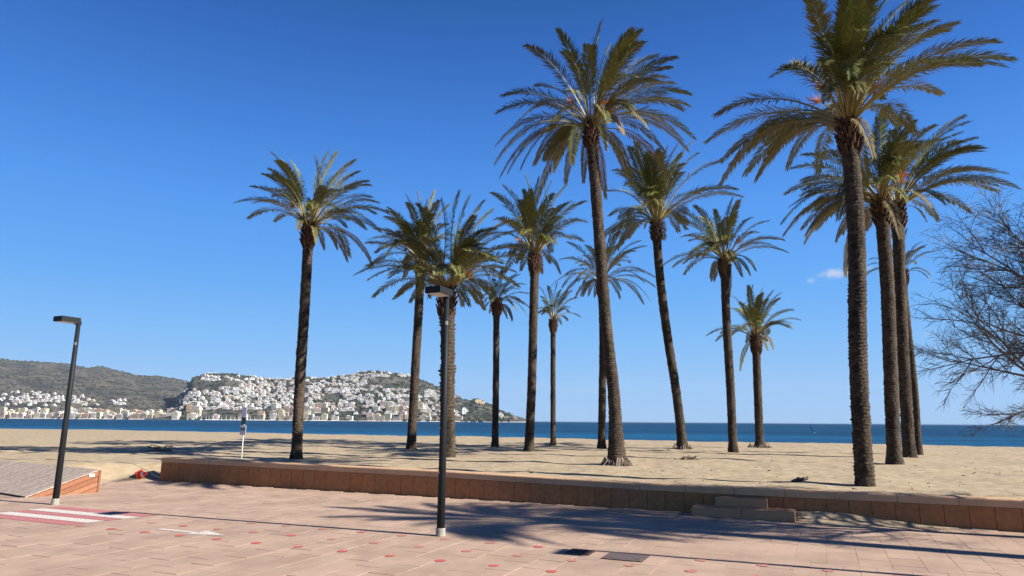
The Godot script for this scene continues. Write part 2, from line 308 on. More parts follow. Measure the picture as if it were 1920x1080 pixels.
func make_materials() -> void:
	var grey := Color(0.82, 0.82, 0.82)
	var white := Color(1, 1, 1)
	var fine := tone_texture(0.02, 5, 3, Color(0.80, 0.80, 0.80), white)
	var bump := ImageTexture.create_from_image(noise_image(0.03, 5, 9))
	var grit := ImageTexture.create_from_image(noise_image(0.012, 6, 21))
	var stain := tone_texture(0.006, 5, 14, Color(0.90, 0.885, 0.87), Color(1.0, 0.99, 0.975), 0.1, 1.5)
	M.sand = surface(lin(0.385, 0.30, 0.192), 0.95, tone_texture(0.012, 6, 31, Color(0.86, 0.84, 0.81), white, 0.0, 1.4), 0.35, grit, 1.3)
	M.mortar = surface(lin(0.31, 0.22, 0.16), 0.95, stain, 0.4)
	M.tiles = []
	for k in [0.955, 0.97, 0.985, 1.0, 1.01, 1.02]:
		M.tiles.append(surface(lin(0.385 * k, 0.268 * k, 0.198 * k), 0.82, stain, 0.23, bump, 0.4))
	M.far_tile = surface(lin(0.398, 0.277, 0.205), 0.82, stain, 0.23, bump, 0.4, true, true)
	M.blocks = []
	for c in [lin(0.395, 0.170, 0.066), lin(0.41, 0.178, 0.070), lin(0.415, 0.172, 0.066), lin(0.395, 0.178, 0.072), lin(0.42, 0.185, 0.076)]:
		M.blocks.append(surface(c, 0.9, fine, 0.7, bump, 0.8))
	M.step = surface(lin(0.43, 0.245, 0.13), 0.88, stain, 0.6, bump, 0.6)
	M.cap = surface(lin(0.50, 0.32, 0.185), 0.85, stain, 0.5, bump, 0.6)
	M.joint = surface(lin(0.26, 0.14, 0.07), 0.95, fine, 1.0)
	M.iron = surface(lin(0.017, 0.019, 0.021), 0.55, fine, 1.5, null, 0.0, false)
	M.iron.metallic_specular = 0.25
	M.lens = surface(lin(0.55, 0.53, 0.50), 0.35)
	M.concrete = surface(lin(0.40, 0.38, 0.33), 0.95, tone_texture(0.03, 5, 40, Color(0.6, 0.58, 0.54), white, 0.0, 1.6), 2.0, bump, 0.6)
	M.sticker = surface(lin(0.45, 0.45, 0.43), 0.5)
	M.grey_sticker = surface(lin(0.12, 0.125, 0.12), 0.5)
	M.trunk = surface(Color(1, 1, 1), 0.95, tone_texture(0.03, 5, 17, Color(0.62, 0.60, 0.58), white, 0.0, 1.5), 0.8, bump, 1.5, false, true)
	M.boss = surface(Color(1, 1, 1), 0.95, null, 1.0, null, 0.0, false, true)
	M.frond = surface(Color(1, 1, 1), 0.5, null, 1.0, null, 0.0, false, true)
	M.frond.metallic_specular = 0.3
	M.frond.backlight_enabled = true
	M.frond.backlight = Color(0.16, 0.17, 0.06)
	M.fruit = surface(lin(0.42, 0.155, 0.03), 0.6)
	M.bark = surface(lin(0.12, 0.095, 0.075), 0.95, fine, 3.0, bump, 1.0, false)
	M.twig = surface(Color(1, 1, 1), 0.9, null, 1.0, null, 0.0, false, true)
	M.sea = surface(Color(1, 1, 1), 0.35, tone_texture(0.02, 6, 52, Color(0.62, 0.68, 0.72), white, 0.1, 1.8), 0.012, ImageTexture.create_from_image(noise_image(0.02, 6, 61)), 60.0, true, true)
	M.sea.metallic_specular = 0.10
	M.sea.uv1_scale = Vector3(0.012, 0.010, 0.03)
	M.hill = surface(Color(1, 1, 1), 1.0, tone_texture(0.02, 6, 71, Color(0.45, 0.47, 0.45), white, 0.05, 1.9), 0.0045, null, 0.0, true, true)
	M.grove = surface(Color(1, 1, 1), 1.0, null, 1.0, null, 0.0, false, true)
	M.house = surface(Color(1, 1, 1), 0.9, null, 1.0, null, 0.0, false, true)
	M.deck = surface(lin(0.40, 0.32, 0.255), 0.9, tone_texture(0.02, 5, 81, Color(0.72, 0.70, 0.68), white, 0.0, 1.4), 0.8, bump, 0.5)
	M.deck2 = surface(lin(0.44, 0.355, 0.285), 0.9, M.deck.albedo_texture, 0.8, bump, 0.5)
	M.planks = []
	for c in [lin(0.29, 0.115, 0.055), lin(0.25, 0.10, 0.048), lin(0.32, 0.14, 0.07)]:
		M.planks.append(surface(c, 0.7, fine, 2.0, bump, 0.4))
	var worn := tone_texture(0.035, 5, 91, Color(0.80, 0.76, 0.72), white, 0.2, 1.8)
	M.white_paint = surface(lin(0.60, 0.54, 0.48), 0.8, worn, 1.1)
	M.red_paint = surface(lin(0.43, 0.165, 0.155), 0.8, worn, 1.1)
	M.dot_paint = surface(lin(0.52, 0.105, 0.095), 0.75, worn, 2.2)
	M.dot_worn = surface(lin(0.45, 0.185, 0.145), 0.8, worn, 2.2)
	M.rust = surface(lin(0.115, 0.062, 0.05), 0.8, fine, 6.0)
	M.pit = surface(lin(0.02, 0.018, 0.016), 1.0)
	M.plate = surface(lin(0.155, 0.115, 0.105), 0.65, fine, 4.0, bump, 0.8)
	M.cone = surface(lin(0.40, 0.03, 0.014), 0.5)
	M.cone_band = surface(lin(0.62, 0.30, 0.26), 0.5)
	M.rubber = surface(lin(0.03, 0.03, 0.032), 0.8)
	M.pole_white = surface(lin(0.62, 0.60, 0.55), 0.5)
	M.sign_lilac = surface(lin(0.28, 0.27, 0.36), 0.5)
	M.sign_green = surface(lin(0.02, 0.05, 0.045), 0.5)
	M.sign_grey = surface(lin(0.34, 0.34, 0.37), 0.5)
	M.litter = surface(Color(1, 1, 1), 0.95, null, 1.0, null, 0.0, false, true)

# ---------------------------------------------------------------- beach, water, hills
func spread(marks: Array) -> PackedFloat32Array:   # [from, step, to, step, to ...]
	var out := PackedFloat32Array()
	var x: float = marks[0]
	var i := 1
	while i < marks.size():
		while x < marks[i + 1] - 1e-4:
			out.append(x)
			x += marks[i]
		x = marks[i + 1]
		i += 2
	out.append(x)
	return out

func build_beach() -> void:
	var ss := spread([-420.0, 30.0, -60.0, 3.0, -30.0, 0.3, 34.0, 3.0, 70.0, 30.0, 340.0])
	var uu := spread([0.25, 0.15, 0.55, 0.2, 24.0, 0.5, 45.0, 2.0, 140.0])
	var p := PackedVector3Array()
	var c := PackedColorArray()
	for u in uu:
		for s in ss:
			p.append(spot(s, u, sand_height(s, u)))
			c.append(Color.WHITE)
	var o := single("beach", grid_mesh(p, c, ss.size()), M.sand)
	o.set_meta("kind", "structure")
	p = PackedVector3Array()
	c = PackedColorArray()
	ss = spread([-120.0, 10.0, -30.0, 1.0, -10.0, 0.15, 0.0])
	uu = spread([-5.0, 0.15, 0.25])
	for u in uu:
		for s in ss:
			var x: float = s + sand_edge(u) + 0.3 if s > -10.0 else s
			p.append(spot(x, u, sand_height(x, u) - 0.012 - 0.25 * smoothstep(-0.05, 0.3, x - sand_edge(u)) - 0.1 * smoothstep(-4.0, -4.6, u)))
			c.append(Color.WHITE)
	o = single("sand", grid_mesh(p, c, ss.size()), M.sand)
	o.set_meta("kind", "structure")
	# a drift of blown sand against the foot of the wall beside the steps
	p = PackedVector3Array()
	c = PackedColorArray()
	for j in 13:
		for i in 41:
			var s := 17.9 + i * 0.085
			var t := j / 12.0
			var reach := 0.62 * smoothstep(17.9, 18.3, s) * smoothstep(21.3, 18.9, s) + 0.03
			var y := 0.19 * pow(1.0 - t, 1.3) * smoothstep(17.8, 18.05, s) * smoothstep(21.0, 18.3, s) * (1.0 + 0.5 * noise.get_noise_2d(s * 2.0, t * 2.0))
			p.append(spot(s, 0.01 - t * reach, y + 0.006 - 0.02 * smoothstep(0.85, 1.0, t)))
			c.append(Color.WHITE)
	o = single("sand_drift", grid_mesh(p, c, 41), M.sand)
	o.set_meta("kind", "structure")

func build_sea() -> void:
	var zs := PackedFloat32Array()
	var z := 45.0
	while z < 9500.0:
		zs.append(z)
		z *= 1.045
	zs.append(9500.0)
	var p := PackedVector3Array()
	var c := PackedColorArray()
	for d in zs:
		for i in 161:
			var x: float = (i - 80) / 80.0 * d * 1.6
			p.append(Vector3(x, SEA_LEVEL, -d))
			# patches ruffled by the wind, and the paler shoals along the beach
			var k := 0.80 + 0.55 * noise.get_noise_2d(x * 0.0022, d * 0.011) + 0.25 * noise2.get_noise_2d(x * 0.012, d * 0.07)
			var off := su(Vector3(x, 0, -d)).y + 40.0 * noise.get_noise_2d(x * 0.01, d * 0.02)
			var shoal := smoothstep(320.0, 70.0, off)
			c.append(Color(0.004, 0.048, 0.104).lerp(Color(0.008, 0.100, 0.200), shoal) * clampf(k, 0.5, 1.25))
	var o := single("sea", grid_mesh(p, c, 161), M.sea)
	o.set_meta("kind", "structure")

func outline_at(k: Array, x: float) -> float:
	if x <= k[0].x:
		return k[0].y
	for i in k.size() - 1:
		if x <= k[i + 1].x:
			return lerpf(k[i].y, k[i + 1].y, (x - k[i].x) / (k[i + 1].x - k[i].x))
	return k[-1].y

const FAR_RIDGE := [Vector2(-1.9, 0.11), Vector2(-1.3, 0.102), Vector2(-0.9436, 0.0912), Vector2(-0.8259, 0.0874), Vector2(-0.7474, 0.0841), Vector2(-0.7236, 0.0812), Vector2(-0.6986, 0.0806), Vector2(-0.6452, 0.0771), Vector2(-0.6172, 0.0711), Vector2(-0.6020, 0.0743), Vector2(-0.5780, 0.0690), Vector2(-0.5581, 0.0645), Vector2(-0.5461, 0.0615), Vector2(-0.5111, 0.0603), Vector2(-0.4874, 0.0566), Vector2(-0.4700, 0.0529), Vector2(-0.4315, 0.0386), Vector2(-0.3913, 0.0198), Vector2(-0.3673, 0.0086), Vector2(-0.3362, 0.0028)]
const TOWN_RIDGE := [Vector2(-0.5250, 0.0012), Vector2(-0.5020, 0.0050), Vector2(-0.4905, 0.0130), Vector2(-0.4807, 0.0283), Vector2(-0.4742, 0.0406), Vector2(-0.4675, 0.0513), Vector2(-0.4620, 0.0583), Vector2(-0.4454, 0.0630), Vector2(-0.4222, 0.0648), Vector2(-0.4027, 0.0634), Vector2(-0.3870, 0.0612), Vector2(-0.3713, 0.0590), Vector2(-0.3478, 0.0560), Vector2(-0.3208, 0.0578), Vector2(-0.2977, 0.0595), Vector2(-0.2705, 0.0589), Vector2(-0.2474, 0.0614), Vector2(-0.2320, 0.0646), Vector2(-0.2166, 0.0678), Vector2(-0.2012, 0.0695), Vector2(-0.1817, 0.0681), Vector2(-0.1660, 0.0659), Vector2(-0.1465, 0.0629), Vector2(-0.1308, 0.0569), Vector2(-0.1190, 0.0523), Vector2(-0.1073, 0.0478), Vector2(-0.0956, 0.0433), Vector2(-0.0838, 0.0365), Vector2(-0.0721, 0.0313), Vector2(-0.0605, 0.0268), Vector2(-0.0543, 0.0299), Vector2(-0.0451, 0.0292), Vector2(-0.0373, 0.0247), Vector2(-0.0280, 0.0209), Vector2(-0.0179, 0.0149), Vector2(-0.0064, 0.0105), Vector2(0.0052, 0.0075), Vector2(0.0167, 0.0046), Vector2(0.0244, 0.0017)]

# a hill stands between a shore and a ridge: x is the bearing (sideways over forward), t runs from the shore (0) over the ridge (1) to the back
func hill_point(ridge: Array, near: float, far: float, x: float, t: float) -> Vector3:
	var z := lerpf(near, far, t)
	var top := EYE + outline_at(ridge, x) * far - SEA_LEVEL
	var y := top * (pow(maxf(t - 0.05, 0.0) / 0.95, 0.78) if t <= 1.0 else 1.0 - 0.7 * (t - 1.0)) + 2.5
	y += noise.get_noise_2d(x * z * 0.012, z * 0.012) * 22.0 * t * maxf(1.0 - t, 0.0) * 2.0 * clampf(top / 150.0, 0.0, 1.0)
	return Vector3(x * z, SEA_LEVEL + y - (4.0 if t <= 0.0 else 0.0), -z)

func build_hill(called: String, ridge: Array, near: float, far: float, x0: float, x1: float, cols: int, dark: Color, pale: Color, bare: float) -> void:
	var p := PackedVector3Array()
	var c := PackedColorArray()
	for j in 53:
		var t := -0.02 if j == 0 else j / 40.0
		for i in cols:
			var q := hill_point(ridge, near, far, lerpf(x0, x1, i / (cols - 1.0)), t)
			p.append(q)
			var k := clampf(0.5 + noise2.get_noise_2d(q.x * 0.02, q.z * 0.02) * 0.8 + noise.get_noise_2d(q.x * 0.0045, q.z * 0.006) * 2.0 + bare + 0.55 * smoothstep(0.8, 1.0, t + 0.15 * noise.get_noise_2d(q.x * 0.006, 3.0)), 0.0, 1.0)
			c.append(dark.lerp(pale, k))
	var o := single(called, grid_mesh(p, c, cols), M.hill)
	o.set_meta("kind", "structure")

func hill_under(ridge: Array, near: float, far: float, x: float, rise: float) -> Vector3:   # the ground seen at that bearing and rise
	var q := hill_point(ridge, near, far, x, 0.005)
	for i in 60:
		q = hill_point(ridge, near, far, x, 0.005 + i / 60.0)
		if (q.y - EYE) / -q.z >= rise:
			break
	return q

func house_mesh(rng: RandomNumberGenerator, kind: int) -> ArrayMesh:
	var q := Shape.new()
	var walls := [Color(0.62, 0.61, 0.58), Color(0.60, 0.59, 0.57), Color(0.57, 0.54, 0.49), Color(0.50, 0.45, 0.38), Color(0.66, 0.65, 0.63), Color(0.45, 0.33, 0.26)]
	var w := rng.randf_range(9.0, 16.0)
	var h := rng.randf_range(5.5, 8.5)
	q.tint = walls[kind % 6]
	q.box(Vector3(0, h / 2 - 2.0, 0), Vector3(w, h + 4.0, 9))
	var w2 := w * rng.randf_range(0.4, 0.7)
	q.box(Vector3((w - w2) * rng.randf_range(-0.5, 0.5), h + 1.4, -1.5), Vector3(w2, 2.8, 6))
	q.box(Vector3(w * 0.5 + 2.5, 0.5, 1.0), Vector3(5, 5, 6))
	q.tint = Color(0.42, 0.20, 0.12) if kind % 3 == 1 else walls[(kind + 1) % 6]
	q.box(Vector3(0, h + 0.12, 0.4), Vector3(w + 0.6, 0.5, 9.9))
	q.tint = Color(0.05, 0.055, 0.06)
	var n := int(w / 3.2)
	for f in 2:
		for i in n:
			if rng.randf() < 0.8:
				q.box(Vector3((i - (n - 1) * 0.5) * 3.0, 1.6 + f * 2.9, 4.5), Vector3(1.7, 1.5 if f else 2.0, 0.3))
	return q.mesh()

func block_mesh(rng: RandomNumberGenerator, kind: int) -> ArrayMesh:
	var q := Shape.new()
	var walls := [Color(0.54, 0.49, 0.41), Color(0.56, 0.54, 0.50), Color(0.46, 0.38, 0.27), Color(0.50, 0.43, 0.37), Color(0.40, 0.25, 0.18), Color(0.52, 0.46, 0.30)]
	var w := rng.randf_range(20.0, 34.0)
	var floors := rng.randi_range(4, 6)
	q.tint = walls[kind % 6]
	q.box(Vector3(0, floors * 1.55 - 1.0, 0), Vector3(w, floors * 3.1 + 2.0, 14))
	q.box(Vector3(w * rng.randf_range(-0.25, 0.25), floors * 3.1 + 1.3, -2), Vector3(w * 0.35, 2.6, 6))
	q.box(Vector3(0, floors * 3.1 + 0.2, 0.2), Vector3(w + 0.5, 0.5, 14.6))
	var n := int(w / 3.6)
	for f in floors:
		q.tint = walls[(kind + 1) % 6]
		q.box(Vector3(0, f * 3.1 + 3.0, 7.5), Vector3(w * 0.9, 0.45, 1.2))
		q.tint = Color(0.07, 0.07, 0.075)
		for i in n:
			if rng.randf() < 0.85:
				q.box(Vector3((i - (n - 1) * 0.5) * 3.5, f * 3.1 + 1.6, 7.0), Vector3(2.0, 1.9, 0.4))
	return q.mesh()

func build_town() -> void:
	var rng := RandomNumberGenerator.new()
	rng.seed = 404
	var villas: Array[ArrayMesh] = []
	for i in 12:
		villas.append(house_mesh(rng, i))
	var flats: Array[ArrayMesh] = []
	for i in 12:
		flats.append(block_mesh(rng, i))
	# quarters of the town as bearings and rises seen from the promenade: left, right, top, bottom, how many, on which hill
	var quarters := [
		[-0.4526, -0.4240, 0.0631, 0.0523, 16, 1], [-0.4146, -0.3960, 0.0618, 0.0526, 7, 1], [-0.3925, -0.3708, 0.0612, 0.0443, 14, 1], [-0.4225, -0.3684, 0.0450, 0.0381, 22, 1], [-0.4758, -0.4373, 0.0376, 0.0300, 18, 1], [-0.4372, -0.3677, 0.0372, 0.0289, 26, 1],
		[-0.4795, -0.4395, 0.0300, 0.0193, 18, 1], [-0.4363, -0.4071, 0.0287, 0.0196, 7, 1], [-0.4068, -0.3653, 0.0290, 0.0138, 24, 1], [-0.4893, -0.3756, 0.0195, 0.0112, 34, 1],
		[-0.3693, -0.3089, 0.0600, 0.0477, 24, 1], [-0.3682, -0.3080, 0.0477, 0.0316, 38, 1], [-0.3668, -0.3068, 0.0316, 0.0111, 44, 1], [-0.3012, -0.2470, 0.0589, 0.0497, 20, 1], [-0.3005, -0.2425, 0.0497, 0.0374, 30, 1], [-0.2993, -0.2723, 0.0373, 0.0130, 28, 1], [-0.2718, -0.2410, 0.0231, 0.0087, 14, 1],
		[-0.2471, -0.2278, 0.0653, 0.0499, 12, 1], [-0.2319, -0.2008, 0.0693, 0.0547, 20, 1], [-0.2010, -0.1839, 0.0695, 0.0610, 10, 1], [-0.2462, -0.1844, 0.0501, 0.0325, 36, 1], [-0.2451, -0.1835, 0.0325, 0.0082, 40, 1], [-0.1854, -0.1466, 0.0674, 0.0620, 9, 1], [-0.1842, -0.1456, 0.0428, 0.0306, 16, 1], [-0.1834, -0.1449, 0.0306, 0.0063, 26, 1],
		[-0.1340, -0.1023, 0.0416, 0.0294, 13, 1], [-0.1334, -0.0988, 0.0294, 0.0067, 22, 1], [-0.0853, -0.0745, 0.0342, 0.0312, 3, 1], [-0.0832, -0.0602, 0.0145, 0.0077, 6, 1], [-0.0332, 0.0090, 0.0089, 0.0044, 5, 1],
		[-0.7386, -0.6924, 0.0350, 0.0175, 16, 0], [-0.7229, -0.6420, 0.0314, 0.0162, 34, 0], [-0.6382, -0.6213, 0.0303, 0.0181, 9, 0], [-0.6207, -0.5991, 0.0243, 0.0152, 7, 0], [-0.5800, -0.5592, 0.0246, 0.0170, 5, 0], [-0.6860, -0.6767, 0.0375, 0.0329, 1, 0]]
	var spare := Shape.new()
	var made := 0
	for q in quarters:
		for i in int(q[4] * 1.5):
			# streets follow the slope: houses stand side by side in terraced rows
			var a := Vector2(rng.randf_range(q[0], q[1]), rng.randf_range(q[2], q[3]))
			var lean := 0.0035 * noise.get_noise_2d(a.x * 6.0, 7.0)
			a.y = roundf((a.y + lean) / 0.0042) * 0.0042 - lean + rng.randf_range(-0.0004, 0.0004)
			a.x = roundf(a.x / 0.0056) * 0.0056 + rng.randf_range(-0.0008, 0.0008)
			var ridge: Array = TOWN_RIDGE if q[5] == 1 else FAR_RIDGE
			var at := hill_under(ridge, 2600.0 if q[5] == 1 else 2750.0, 3300.0 if q[5] == 1 else 5000.0, a.x, a.y)
			var turn := Transform3D(Basis(Vector3.UP, rng.randf_range(-0.15, 0.15)).scaled(Vector3(rng.randf_range(0.7, 1.25), rng.randf_range(0.75, 1.15), 1.0)), at)
			var mesh: ArrayMesh = villas[rng.randi() % 12]
			if made % 4 == 0 and made < 990:
				var o := single("hillside_house", mesh, M.house, turn)
				if q[5] == 1:
					tag(o, "pale house %s the town hill, %s" % ["on the crest of" if a.y > 0.05 else "halfway up" if a.y > 0.027 else "on the lowest slope of", "at its left end" if a.x < -0.38 else "left of its summit" if a.x < -0.25 else "below its summit" if a.x < -0.15 else "on the side towards the cape"], "house", "houses on the town hill")
				else:
					tag(o, "small pale house on the foot of the long far ridge at the left", "house", "houses under the far ridge")
			else:
				var arr := mesh.surface_get_arrays(0)
				var vs: PackedVector3Array = arr[Mesh.ARRAY_VERTEX]
				var ns: PackedVector3Array = arr[Mesh.ARRAY_NORMAL]
				for k in vs.size():
					spare.v.append(turn * vs[k])
					spare.n.append(turn.basis.orthonormalized() * ns[k])
				spare.c.append_array(arr[Mesh.ARRAY_COLOR])
			made += 1
	var rest := single("hillside_houses", spare.mesh(), M.house)
	tag(rest, "dense scatter of pale houses covering the hillsides across the bay", "houses")
	rest.set_meta("kind", "stuff")
	# blocks of flats along the far waterfront
	var x := -0.7504
	while x < -0.0754:
		var on_town := x > -0.4821
		if not (x > -0.4499 and x < -0.4345) and not (on_town and rng.randf() < 0.28):
			for row in 4:
				if row >= 1 and rng.randf() < (0.55 if on_town else 0.12):
					continue
				var a := Vector2(x + rng.randf_range(-0.0023, 0.0023), 0)
				var z := (2612.0 if on_town else 2765.0) + row * 42.0
				var at := hill_point(TOWN_RIDGE if on_town else FAR_RIDGE, 2600.0 if on_town else 2750.0, 3300.0 if on_town else 5000.0, a.x, (z - (2600.0 if on_town else 2750.0)) / (700.0 if on_town else 2250.0))
				at.y = maxf(at.y, SEA_LEVEL + 3.0)
				var o := single("apartment_block", flats[rng.randi() % 12], M.house, Transform3D(Basis(Vector3.UP, rng.randf_range(-0.15, 0.15)).scaled(Vector3(1, rng.randf_range(0.85, 1.35) + 0.15 * row * float(not on_town), 1)), at))
				if on_town:
					tag(o, "pale flats in the %s row below the town hill, %s" % [["shore", "second", "third", "hindmost"][row], "at its left foot" if a.x < -0.40 else "left of the leftmost palm" if a.x < -0.32 else "under the summit" if a.x < -0.17 else "nearest the cape"], "building", "waterfront blocks below the town hill")
				else:
					tag(o, "pale flats in the %s row below the far ridge, %s" % [["shore", "second", "third", "hindmost"][row], "left of the left lamp" if a.x < -0.67 else "just right of the left lamp" if a.x < -0.57 else "nearest the town hill"], "building", "waterfront blocks below the far ridge")
		x += rng.randf_range(0.0075, 0.0112)
	# quay along the far shore
	for side in [[FAR_RIDGE, 2745.0, -1.0, -0.44], [TOWN_RIDGE, 2596.0, -0.44, 0.026]]:
		var q := Shape.new()
		q.tint = Color(0.46, 0.43, 0.38)
		for i in 40:
			var b0: float = lerpf(side[2], side[3], i / 40.0)
			var b1: float = lerpf(side[2], side[3], (i + 1) / 40.0)
			var z: float = side[1]
			var h := 2.0 + 1.2 * noise.get_noise_1d(i * 30.0)
			q.quad(Vector3(b0 * z, SEA_LEVEL - 1, -z), Vector3(b1 * z, SEA_LEVEL - 1, -z), Vector3(b1 * z, SEA_LEVEL + h, -z - 6), Vector3(b0 * z, SEA_LEVEL + h, -z - 6))
			q.quad(Vector3(b0 * z, SEA_LEVEL + h, -z - 6), Vector3(b1 * z, SEA_LEVEL + h, -z - 6), Vector3(b1 * z, SEA_LEVEL + h, -z - 40), Vector3(b0 * z, SEA_LEVEL + h, -z - 40))
		var o := single("far_shore", q.mesh(), M.house)
		o.set_meta("kind", "structure")
	# trees and scrub between the houses: a mass nobody could count
	var clump := Shape.new()
	for i in 7:
		var mid := Vector3(rng.randf_range(-3, 3), rng.randf_range(1, 4.5), rng.randf_range(-3, 3))
		var r := rng.randf_range(2.0, 3.4)
		for f in 6:
			var u := TAU * f / 6
			var w := TAU * (f + 1) / 6
			clump.tri(mid + Vector3(cos(u), -0.3, sin(u)) * r, mid + Vector3(cos(w), -0.2, sin(w)) * r, mid + Vector3(0, r, 0))
			clump.tri(mid + Vector3(cos(w), -0.2, sin(w)) * r, mid + Vector3(cos(u), -0.3, sin(u)) * r, mid + Vector3(0, -r, 0))
	for side in [[TOWN_RIDGE, 2600.0, 3300.0, -0.4821, 0.0014, 2000, "town_grove", "dark trees and scrub between the houses on the town hill"], [FAR_RIDGE, 2750.0, 5000.0, -0.7657, -0.4284, 1500, "ridge_scrub", "dark scrub and trees scattered over the long far ridge"]]:
		var mm := MultiMesh.new()
		mm.transform_format = MultiMesh.TRANSFORM_3D
		mm.use_colors = true
		mm.mesh = clump.mesh()
		mm.instance_count = side[5]
		for i in side[5]:
			var at := hill_point(side[0], side[1], side[2], rng.randf_range(side[3], side[4]), pow(rng.randf(), 1.3) if i % 5 else rng.randf_range(0.9, 1.0))
			var k := rng.randf_range(0.7, 1.7)
			mm.set_instance_transform(i, Transform3D(Basis(Vector3.UP, rng.randf() * TAU).scaled(Vector3(k, k * rng.randf_range(0.6, 1.0), k)), at))
			var g := rng.randf_range(0.6, 1.25)
			mm.set_instance_color(i, Color(0.050 * g, 0.058 * g, 0.036 * g))
		var o := MultiMeshInstance3D.new()
		o.name = side[6]
		o.multimesh = mm
		o.material_override = M.grove
		add_child(o)
		tag(o, side[7], "trees")
		o.set_meta("kind", "stuff")
	# landmarks near the cape
	var at := hill_under(TOWN_RIDGE, 2600.0, 3300.0, -0.0678, 0.0093)
	var t := base("white_tower", at)
	tag(t, "slim white tower block standing alone near the cape", "tower")
	var q := Shape.new()
	q.tint = Color(0.8, 0.79, 0.77)
	q.box(Vector3(0, 9, 0), Vector3(13, 24, 12))
	part("wall", q.mesh(), M.house, t)
	q = Shape.new()
	q.tint = Color(0.8, 0.79, 0.77)
	q.box(Vector3(0, 23, 0), Vector3(7, 4.5, 7))
	part("roof_turret", q.mesh(), M.house, t)
	for f in 5:
		q = Shape.new()
		q.tint = Color(0.08, 0.08, 0.09)
		q.box(Vector3(2.5, 4 + f * 3.3, 6), Vector3(4, 1.6, 0.4))
		part("window", q.mesh(), M.house, t)
	at = hill_under(TOWN_RIDGE, 2600.0, 3300.0, -0.0473, 0.0246)
	t = base("fort", at)
	tag(t, "ochre stone fort on the knoll above the cape", "fort")
	q = Shape.new()
	q.tint = Color(0.60, 0.46, 0.28)
	q.box(Vector3(0, 7, 0), Vector3(26, 20, 22))
	part("keep", q.mesh(), M.house, t)
	q = Shape.new()
	q.tint = Color(0.55, 0.42, 0.26)
	q.box(Vector3(18, 3, 4), Vector3(22, 12, 16))
	part("bastion", q.mesh(), M.house, t)
	# boats moored along the far quay
	for i in 14:
		var b := -0.4453 + i * 0.00583 + rng.randf_range(-0.0015, 0.0015)
		var boat := base("moored_sailboat", Vector3(b * 2570.0, SEA_LEVEL, -2570.0))
		tag(boat, "tiny white sailboat moored along the far quay", "sailboat", "boats moored at the far quay")
		q = Shape.new()
		q.tint = Color(0.8, 0.8, 0.8)
		q.box(Vector3(0, 0.9, 0), Vector3(9, 1.8, 3))
		q.box(Vector3(0.6, 2.1, 0), Vector3(3.6, 0.9, 2))
		part("hull", q.mesh(), M.house, boat)
		q = Shape.new()
		q.tint = Color(0.75, 0.75, 0.75)
		q.tube(Vector3(0, 1.5, 0), Vector3(0, 15.0 + rng.randf_range(-2, 3), 0), 0.4, 0.25, 5)
		part("mast", q.mesh(), M.house, boat)

